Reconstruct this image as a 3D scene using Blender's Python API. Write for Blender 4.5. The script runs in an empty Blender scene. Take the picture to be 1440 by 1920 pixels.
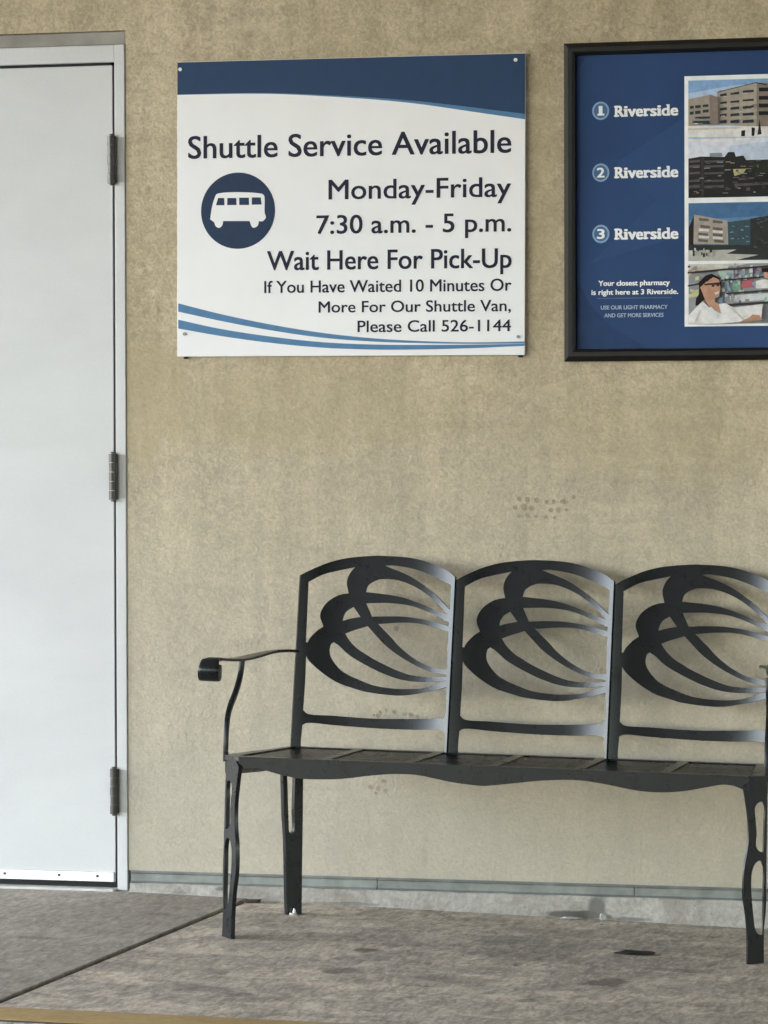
import bpy, bmesh, math, random
from mathutils import Vector, Matrix
from mathutils.geometry import delaunay_2d_cdt

random.seed(7)
scene = bpy.context.scene
COL = scene.collection
R = math.radians

# ------------------------------------------------------------------ camera
cam_data = bpy.data.cameras.new("camera")
cam = bpy.data.objects.new("camera", cam_data)
COL.objects.link(cam)
yaw, pitch, roll = 0.2541, 0.01864, -0.00264       # seen from a vehicle across the lane, long lens
fw = Vector((-math.sin(yaw) * math.cos(pitch), math.cos(yaw) * math.cos(pitch), -math.sin(pitch)))
rt = fw.cross(Vector((0, 0, 1))).normalized()
up = rt.cross(fw)
r2 = rt * math.cos(roll) + up * math.sin(roll)
u2 = up * math.cos(roll) - rt * math.sin(roll)
M = Matrix(((r2.x, u2.x, -fw.x), (r2.y, u2.y, -fw.y), (r2.z, u2.z, -fw.z))).to_4x4()
M.translation = Vector((2.1991, -8.4676, 0.1631))
cam.matrix_world = M
cam_data.sensor_fit = 'HORIZONTAL'
cam_data.sensor_width = 36.0
cam_data.lens = 167.5
cam_data.clip_start = 0.1
cam_data.clip_end = 3000
scene.camera = cam

# ------------------------------------------------------------------ light
SUN_EL, SUN_AZ = R(42), R(-62)      # azimuth measured from -Y (towards the viewer); negative = viewer's left
sun_dir = Vector((math.sin(SUN_AZ) * math.cos(SUN_EL), -math.cos(SUN_AZ) * math.cos(SUN_EL), math.sin(SUN_EL)))
world = bpy.data.worlds.new("World")
scene.world = world
world.use_nodes = True
wn = world.node_tree
bg = wn.nodes["Background"]
sky = wn.nodes.new("ShaderNodeTexSky")
sky.sky_type = 'NISHITA'
sky.sun_disc = False
sky.sun_elevation = SUN_EL
sky.sun_rotation = math.atan2(sun_dir.x, sun_dir.y)
wn.links.new(sky.outputs[0], bg.inputs[0])
bg.inputs[1].default_value = 0.15
sl = bpy.data.lights.new("sun", 'SUN')
sl.energy = 1.5
sl.angle = R(0.5)
sl.color = (1.0, 0.96, 0.91)
so = bpy.data.objects.new("sun", sl)
COL.objects.link(so)
so.rotation_euler = sun_dir.to_track_quat('Z', 'Y').to_euler()
scene.view_settings.view_transform = 'Standard'
scene.view_settings.look = 'None'
scene.view_settings.gamma = 1.0
scene.view_settings.use_curve_mapping = False
scene.view_settings.exposure = 3.2

# ------------------------------------------------------------------ helpers
def link(o, parent=None):
    COL.objects.link(o)
    if parent is not None:
        o.parent = parent
    return o

def tag(o, label=None, cat=None, group=None, kind=None):
    if label: o["label"] = label
    if cat: o["category"] = cat
    if group: o["group"] = group
    if kind: o["kind"] = kind
    return o

def empty(name, M=None):
    o = bpy.data.objects.new(name, None)
    o.empty_display_size = 0.1
    link(o)
    if M is not None: o.matrix_world = M
    return o

def mesh_obj(name, bm, mats, parent=None, smooth=None):
    bmesh.ops.recalc_face_normals(bm, faces=bm.faces[:])
    me = bpy.data.meshes.new(name)
    bm.to_mesh(me); bm.free()
    if not isinstance(mats, (list, tuple)): mats = [mats]
    for m in mats: me.materials.append(m)
    if smooth is not None:
        me.polygons.foreach_set("use_smooth", [True] * len(me.polygons))
        me.set_sharp_from_angle(angle=R(smooth))
    return link(bpy.data.objects.new(name, me), parent)

def box(bm, x0, x1, y0, y1, z0, z1, bev=0.0, mi=0):
    vs = [bm.verts.new(p) for p in ((x0, y0, z0), (x1, y0, z0), (x1, y1, z0), (x0, y1, z0),
                                    (x0, y0, z1), (x1, y0, z1), (x1, y1, z1), (x0, y1, z1))]
    fs = []
    for q in ((0, 3, 2, 1), (4, 5, 6, 7), (0, 1, 5, 4), (1, 2, 6, 5), (2, 3, 7, 6), (3, 0, 4, 7)):
        f = bm.faces.new([vs[i] for i in q]); f.material_index = mi; fs.append(f)
    if bev:
        es = {e for f in fs for e in f.edges}
        bmesh.ops.bevel(bm, geom=list(es), offset=bev, segments=2, affect='EDGES', profile=0.5)

def poly_flat(bm, pts, y, mi=0):
    """flat polygon facing -Y in the XZ plane"""
    f = bm.faces.new([bm.verts.new((p[0], y, p[1])) for p in pts])
    f.material_index = mi
    return f

def disc(bm, cx, cz, rx, rz, y, n=48, mi=0):
    return poly_flat(bm, [(cx + rx * math.cos(2 * math.pi * k / n), cz + rz * math.sin(2 * math.pi * k / n)) for k in range(n)], y, mi)

def cyl(bm, c, axis, r, h, n=16, r2=None):
    """solid cylinder from c along axis ('x','y','z') for length h"""
    if r2 is None: r2 = r
    ring = []
    for t, rr in ((0, r), (h, r2)):
        vs = []
        for k in range(n):
            a = 2 * math.pi * k / n
            p, q = rr * math.cos(a), rr * math.sin(a)
            d = {'x': (t, p, q), 'y': (p, t, q), 'z': (p, q, t)}[axis]
            vs.append(bm.verts.new((c[0] + d[0], c[1] + d[1], c[2] + d[2])))
        ring.append(vs)
    for k in range(n):
        bm.faces.new((ring[0][k], ring[0][(k + 1) % n], ring[1][(k + 1) % n], ring[1][k]))
    bm.faces.new(ring[0]); bm.faces.new(ring[1])

def smooth_loop(pts, step=0.005, corner=48):
    """Catmull-Rom through a closed traced outline, keeping sharp corners"""
    n = len(pts)
    P = [Vector(p) for p in pts]
    sharp = []
    for i in range(n):
        a = (P[i] - P[i - 1]); b = (P[(i + 1) % n] - P[i])
        sharp.append(a.length > 0 and b.length > 0 and a.angle(b) > R(corner))
    out = []
    for i in range(n):
        p1, p2 = P[i], P[(i + 1) % n]
        p0 = P[i - 1] if not sharp[i] else p1 * 2 - p2
        p3 = P[(i + 2) % n] if not sharp[(i + 1) % n] else p2 * 2 - p1
        L = (p2 - p1).length
        k = max(1, int(L / step + 0.5))
        t0, t1, t2, t3 = 0.0, max((p1 - p0).length, 1e-6) ** .5, 0, 0
        t2 = t1 + max(L, 1e-6) ** .5; t3 = t2 + max((p3 - p2).length, 1e-6) ** .5
        for j in range(k):
            t = t1 + (t2 - t1) * j / k
            A1 = p0 * ((t1 - t) / (t1 - t0)) + p1 * ((t - t0) / (t1 - t0))
            A2 = p1 * ((t2 - t) / (t2 - t1)) + p2 * ((t - t1) / (t2 - t1))
            A3 = p2 * ((t3 - t) / (t3 - t2)) + p3 * ((t - t2) / (t3 - t2))
            B1 = A1 * ((t2 - t) / (t2 - t0)) + A2 * ((t - t0) / (t2 - t0))
            B2 = A2 * ((t3 - t) / (t3 - t1)) + A3 * ((t - t1) / (t3 - t1))
            out.append(B1 * ((t2 - t) / (t2 - t1)) + B2 * ((t - t1) / (t2 - t1)))
    return out

def inside(p, loop):
    c = False; n = len(loop); x, y = p
    j = n - 1
    for i in range(n):
        xi, yi = loop[i]; xj, yj = loop[j]
        if (yi > y) != (yj > y) and x < (xj - xi) * (y - yi) / (yj - yi) + xi: c = not c
        j = i
    return c

def plate(bm, outer, holes, fn, t0, t1, grid=None):
    """flat cut-out plate with holes; fn(u, v, w) maps it into space, w runs t0..t1 through the thickness"""
    loops = [outer] + list(holes)
    vs, es = [], []
    for lp in loops:
        b = len(vs); vs += [Vector(p) for p in lp]
        es += [(b + i, b + (i + 1) % len(lp)) for i in range(len(lp))]
    if grid:
        us = [p[0] for p in outer]; ws = [p[1] for p in outer]
        u = min(us) + grid / 2
        while u < max(us):
            w = min(ws) + grid / 2
            while w < max(ws):
                q = (u + random.uniform(-.1, .1) * grid, w)
                if inside(q, outer) and not any(inside(q, h) for h in holes):
                    vs.append(Vector(q))
                w += grid
            u += grid
    V, E, F, _, _, _ = delaunay_2d_cdt(vs, es, [], 0, 1e-6)
    tris = []
    for f in F:
        c = sum((V[i] for i in f), Vector((0, 0))) / len(f)
        if inside(c, outer) and not any(inside(c, h) for h in holes):
            tris.append(f)
    used = sorted({i for f in tris for i in f})
    top = {i: bm.verts.new(fn(V[i][0], V[i][1], t0)) for i in used}
    bot = {i: bm.verts.new(fn(V[i][0], V[i][1], t1)) for i in used}
    cnt = {}
    for f in tris:
        bm.faces.new([top[i] for i in f]); bm.faces.new([bot[i] for i in reversed(f)])
        for a, b in zip(f, list(f[1:]) + [f[0]]):
            k = (min(a, b), max(a, b)); cnt.setdefault(k, []).append((a, b))
    for k, l in cnt.items():
        if len(l) == 1:
            a, b = l[0]
            bm.faces.new((top[b], top[a], bot[a], bot[b]))

def sweep(bm, frames):
    """frames: list of (centre, side vector, normal vector) with half sizes baked in; rounded-rectangle section"""
    rings = []
    for c, s, n in frames:
        ring = []
        for a, b in ((1, .55), (.88, .9), (.6, 1), (-.6, 1), (-.88, .9), (-1, .55), (-1, -.55), (-.88, -.9), (-.6, -1), (.6, -1), (.88, -.9), (1, -.55)):
            ring.append(bm.verts.new(c + s * a + n * b))
        rings.append(ring)
    m = len(rings[0])
    for r0, r1 in zip(rings, rings[1:]):
        for k in range(m):
            bm.faces.new((r0[k], r0[(k + 1) % m], r1[(k + 1) % m], r1[k]))
    bm.faces.new(rings[0]); bm.faces.new(rings[-1])

def spline(pts, n):
    """open Catmull-Rom through tuples of any length"""
    out = []
    P = [pts[0]] + list(pts) + [pts[-1]]
    for i in range(1, len(P) - 2):
        for j in range(n):
            t = j / n
            out.append(tuple(.5 * (2 * b + (c - a) * t + (2 * a - 5 * b + 4 * c - d) * t * t + (3 * b - a - 3 * c + d) * t ** 3)
                             for a, b, c, d in zip(P[i - 1], P[i], P[i + 1], P[i + 2])))
    out.append(tuple(pts[-1]))
    return out

# ------------------------------------------------------------------ materials
def new_mat(name):
    m = bpy.data.materials.new(name); m.use_nodes = True
    nt = m.node_tree
    return m, nt, nt.nodes["Principled BSDF"]

def N(nt, typ, **kw):
    n = nt.nodes.new(typ)
    for k, v in kw.items():
        if k.startswith('_'): setattr(n, k[1:], v)
        else: n.inputs[k].default_value = v
    return n

def ramp(nt, src, stops):
    r = nt.nodes.new("ShaderNodeValToRGB")
    el = r.color_ramp.elements
    while len(el) < len(stops): el.new(0.5)
    for e, (p, c) in zip(el, stops):
        e.position = p
        e.color = c if len(c) == 4 else (*c, 1)
    nt.links.new(src, r.inputs[0])
    return r.outputs[0]

def mix(nt, fac, a, b, mode='MIX'):
    m = nt.nodes.new("ShaderNodeMix"); m.data_type = 'RGBA'; m.blend_type = mode
    for sock, v in ((m.inputs[0], fac), (m.inputs[6], a), (m.inputs[7], b)):
        if isinstance(v, (int, float)): sock.default_value = v
        elif isinstance(v, tuple): sock.default_value = v if len(v) == 4 else (*v, 1)
        else: nt.links.new(v, sock)
    return m.outputs[2]

def coords(nt, scale=(1, 1, 1), rot=(0, 0, 0)):
    tc = nt.nodes.new("ShaderNodeTexCoord"); mp = nt.nodes.new("ShaderNodeMapping")
    mp.inputs['Scale'].default_value = scale; mp.inputs['Rotation'].default_value = rot
    nt.links.new(tc.outputs['Object'], mp.inputs[0])
    return mp.outputs[0]

def noise(nt, vec, scale, detail=4, rough=0.55, dist=0.0):
    n = N(nt, "ShaderNodeTexNoise", Scale=scale, Detail=detail, Roughness=rough, Distortion=dist)
    nt.links.new(vec, n.inputs['Vector'])
    return n.outputs['Fac']

def bump(nt, bsdf, src, strength, dist):
    b = N(nt, "ShaderNodeBump", Strength=strength, Distance=dist)
    nt.links.new(src, b.inputs['Height']); nt.links.new(b.outputs[0], bsdf.inputs['Normal'])

def simple(name, col, rough=0.5, metal=0.0, spec=0.35, var=0.08, scale=30, bmp=0.0):
    """plain paint or print with a slight uneven tone"""
    m, nt, b = new_mat(name)
    v = coords(nt)
    f = noise(nt, v, scale, 5)
    lo = tuple(c * (1 - var) for c in col); hi = tuple(min(1, c * (1 + var)) for c in col)
    nt.links.new(ramp(nt, f, [(0.3, lo), (0.7, hi)]), b.inputs['Base Color'])
    b.inputs['Roughness'].default_value = rough; b.inputs['Metallic'].default_value = metal
    b.inputs['Specular IOR Level'].default_value = spec
    if bmp: bump(nt, b, noise(nt, v, scale * 8, 3), bmp, 0.001)
    return m

def spot_mask(nt, spots, warp=0.35):
    """soft elliptical marks at given places (x, y/z second axis, rx, ry); returns 0..1 socket"""
    tc = nt.nodes.new("ShaderNodeTexCoord")
    nz = N(nt, "ShaderNodeTexNoise", Scale=22.0, Detail=3.0)
    nt.links.new(tc.outputs['Object'], nz.inputs['Vector'])
    acc = None
    for (x, y, z, rx, ry, rz, amt) in spots:
        mp = nt.nodes.new("ShaderNodeMapping"); mp.vector_type = 'POINT'
        mp.inputs['Scale'].default_value = (1 / rx, 1 / ry, 1 / rz)
        mp.inputs['Location'].default_value = (-x / rx, -y / ry, -z / rz)
        nt.links.new(tc.outputs['Object'], mp.inputs[0])
        ln = nt.nodes.new("ShaderNodeVectorMath"); ln.operation = 'LENGTH'
        nt.links.new(mp.outputs[0], ln.inputs[0])
        ad = nt.nodes.new("ShaderNodeMath"); ad.operation = 'MULTIPLY_ADD'
        ad.inputs[1].default_value = warp * 3; ad.inputs[2].default_value = -warp * 1.5
        nt.links.new(nz.outputs['Fac'], ad.inputs[0])
        sm = nt.nodes.new("ShaderNodeMath"); sm.operation = 'ADD'
        nt.links.new(ln.outputs['Value'], sm.inputs[0]); nt.links.new(ad.outputs[0], sm.inputs[1])
        mr = nt.nodes.new("ShaderNodeMapRange"); mr.interpolation_type = 'SMOOTHSTEP'
        mr.inputs['From Min'].default_value = 0.55; mr.inputs['From Max'].default_value = 1.05
        mr.inputs['To Min'].default_value = amt; mr.inputs['To Max'].default_value = 0.0
        nt.links.new(sm.outputs[0], mr.inputs['Value'])
        if acc is None: acc = mr.outputs[0]
        else:
            mx = nt.nodes.new("ShaderNodeMath"); mx.operation = 'MAXIMUM'
            nt.links.new(acc, mx.inputs[0]); nt.links.new(mr.outputs[0], mx.inputs[1]); acc = mx.outputs[0]
    return acc

def wall_material():
    m, nt, b = new_mat("painted_stucco")
    v = coords(nt)
    big = noise(nt, v, 1.5, 6, 0.6, 0.6)
    col = ramp(nt, big, [(0.26, (0.405, 0.335, 0.220)), (0.5, (0.455, 0.385, 0.265)), (0.74, (0.51, 0.44, 0.322))])
    mid = noise(nt, v, 9.0, 6, 0.65, 0.8)
    col = mix(nt, 0.58, col, ramp(nt, mid, [(0.3, (0.40, 0.40, 0.40)), (0.7, (0.60, 0.60, 0.60))]), 'OVERLAY')
    worm = noise(nt, v, 55.0, 4, 0.6, 1.6)
    col = mix(nt, 0.95, col, ramp(nt, worm, [(0.3, (0.385, 0.385, 0.38)), (0.7, (0.615, 0.615, 0.62))]), 'OVERLAY')
    fine = noise(nt, v, 170.0, 3, 0.6)
    col = mix(nt, 0.6, col, ramp(nt, fine, [(0.3, (0.41, 0.41, 0.41)), (0.7, (0.59, 0.59, 0.59))]), 'OVERLAY')
    st = noise(nt, coords(nt, (6.0, 6.0, 0.45)), 2.2, 5, 0.6, 0.3)       # rain and roller streaks running down
    col = mix(nt, 0.7, col, ramp(nt, st, [(0.35, (0.42, 0.42, 0.42)), (0.65, (0.57, 0.57, 0.57))]), 'OVERLAY')
    hs = noise(nt, coords(nt, (0.7, 1, 4.5)), 5.0, 5, 0.65, 0.5)         # sideways brush and scuff marks
    col = mix(nt, ramp(nt, noise(nt, v, 2.6, 2), [(0.45, (0, 0, 0)), (0.6, (0.6, 0.6, 0.6))]), col, mix(nt, 1.0, col, ramp(nt, hs, [(0.35, (0.40, 0.40, 0.40)), (0.65, (0.57, 0.57, 0.57))]), 'OVERLAY'))
    # greyer colour on the lowest metre, with a ragged noisy upper limit
    sx = nt.nodes.new("ShaderNodeSeparateXYZ"); nt.links.new(v, sx.inputs[0])
    ad = nt.nodes.new("ShaderNodeMath"); ad.operation = 'MULTIPLY_ADD'; ad.inputs[1].default_value = 0.9
    nt.links.new(big, ad.inputs[0]); nt.links.new(sx.outputs['Z'], ad.inputs[2])
    mr = N(nt, "ShaderNodeMapRange"); mr.inputs['From Min'].default_value = -0.25; mr.inputs['From Max'].default_value = 0.95
    mr.inputs['To Min'].default_value = 0.9; mr.inputs['To Max'].default_value = 0.0
    nt.links.new(ad.outputs[0], mr.inputs['Value'])
    col = mix(nt, mr.outputs[0], col, mix(nt, 0.30, (0.43, 0.412, 0.363), col))
    stain = spot_mask(nt, [(-0.63, 0, 0.28, 0.16, 1, 0.20, 0.55), (-0.2, 0, 0.26, 0.5, 1, 0.13, 0.35), (0.7, 0, 0.20, 0.4, 1, 0.16, 0.25), (0.40, 0, 0.75, 0.05, 1, 0.40, 0.4)], 0.5)
    col = mix(nt, stain, col, (0.41, 0.345, 0.21))
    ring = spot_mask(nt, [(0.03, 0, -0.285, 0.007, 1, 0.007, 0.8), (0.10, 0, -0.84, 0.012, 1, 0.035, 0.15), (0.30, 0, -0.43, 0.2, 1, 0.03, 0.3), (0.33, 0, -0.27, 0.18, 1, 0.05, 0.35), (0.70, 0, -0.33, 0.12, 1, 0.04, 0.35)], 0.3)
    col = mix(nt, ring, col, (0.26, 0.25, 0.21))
    nt.links.new(col, b.inputs['Base Color'])
    b.inputs['Roughness'].default_value = 0.85
    b.inputs['Specular IOR Level'].default_value = 0.25
    h = noise(nt, v, 75.0, 5, 0.6, 0.8)
    bump(nt, b, h, 0.7, 0.004)
    return m

def concrete_material(name, lo, hi, patch, spots, streak=(1.2, 3.0, 1.0), grain=0.8, cell=0.65, bmp=0.4):
    m, nt, b = new_mat(name)
    v = coords(nt)
    big = noise(nt, coords(nt, streak), 2.0, 7, 0.65, 0.5)
    col = ramp(nt, big, [(0.3, lo), (0.7, hi)])
    p = noise(nt, coords(nt, (1.6, 2.2, 1)), 3.2, 6, 0.65, 0.6)
    col = mix(nt, ramp(nt, p, [(0.46, (0, 0, 0)), (0.60, (1, 1, 1))]), col, mix(nt, 0.62, col, patch))
    g = noise(nt, coords(nt, (1, 0.4, 1)), 110.0, 4, 0.75)
    col = mix(nt, grain, col, ramp(nt, g, [(0.3, (0.33, 0.33, 0.33)), (0.7, (0.67, 0.67, 0.67))]), 'OVERLAY')
    g2 = noise(nt, coords(nt, (1, 0.3, 1)), 48.0, 5, 0.7, 0.8)
    col = mix(nt, cell, col, ramp(nt, g2, [(0.36, (0.20, 0.20, 0.20)), (0.64, (0.80, 0.80, 0.80))]), 'OVERLAY')
    if spots:
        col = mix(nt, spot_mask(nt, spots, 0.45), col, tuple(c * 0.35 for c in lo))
    nt.links.new(col, b.inputs['Base Color'])
    b.inputs['Roughness'].default_value = 0.9; b.inputs['Specular IOR Level'].default_value = 0.25
    pit = noise(nt, coords(nt, (1, 0.55, 1)), 34.0, 3, 0.5)
    col2 = mix(nt, ramp(nt, pit, [(0.22, (0.75, 0.75, 0.75)), (0.30, (0, 0, 0))]), col, (0.06, 0.055, 0.048))
    nt.links.new(col2, b.inputs['Base Color'])
    bump(nt, b, g2, bmp, 0.004)
    return m

def door_material():
    m, nt, b = new_mat("white_door_paint")
    v = coords(nt)
    f = noise(nt, coords(nt, (1.0, 1, 2.2)), 2.0, 5, 0.6, 0.4)
    col = ramp(nt, f, [(0.3, (0.51, 0.517, 0.525)), (0.7, (0.57, 0.577, 0.585))])
    g = noise(nt, v, 180.0, 2)
    col = mix(nt, 0.25, col, ramp(nt, g, [(0.3, (0.45, 0.45, 0.45)), (0.7, (0.55, 0.55, 0.55))]), 'OVERLAY')
    sc = noise(nt, coords(nt, (9, 1, 40)), 3.0, 4, 0.6, 1.2)
    col = mix(nt, ramp(nt, sc, [(0.68, (0, 0, 0)), (0.74, (0.35, 0.35, 0.35))]), col, (0.52, 0.53, 0.53))
    nt.links.new(col, b.inputs['Base Color'])
    col = mix(nt, spot_mask(nt, [(-0.74, 0, -0.52, 0.010, 1, 0.05, 0.55), (-0.80, 0, -0.86, 0.16, 1, 0.03, 0.40), (-0.95, 0, -0.87, 0.10, 1, 0.02, 0.40), (-0.72, 0, 0.30, 0.012, 1, 0.16, 0.22), (-0.86, 0, 0.62, 0.05, 1, 0.10, 0.16), (-0.76, 0, -0.41, 0.02, 1, 0.004, 0.5), (-0.90, 0, -0.30, 0.05, 1, 0.003, 0.35)], 0.5), col, (0.36, 0.36, 0.35))
    b.inputs['Roughness'].default_value = 0.42
    bump(nt, b, noise(nt, v, 40.0, 3), 0.12, 0.002)
    return m

def bench_material():
    m, nt, b = new_mat("charcoal_powder_coat")
    v = coords(nt)
    f = noise(nt, v, 14.0, 6, 0.6)
    nt.links.new(ramp(nt, f, [(0.3, (0.005, 0.0064, 0.0086)), (0.7, (0.0085, 0.0105, 0.0135))]), b.inputs['Base Color'])
    nt.links.new(ramp(nt, noise(nt, v, 30.0, 5), [(0.3, (0.26, 0.26, 0.26)), (0.7, (0.31, 0.31, 0.31))]), b.inputs['Roughness'])
    b.inputs['Specular IOR Level'].default_value = 0.45
    bump(nt, b, noise(nt, v, 420.0, 2), 0.08, 0.0006)
    return m
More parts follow.
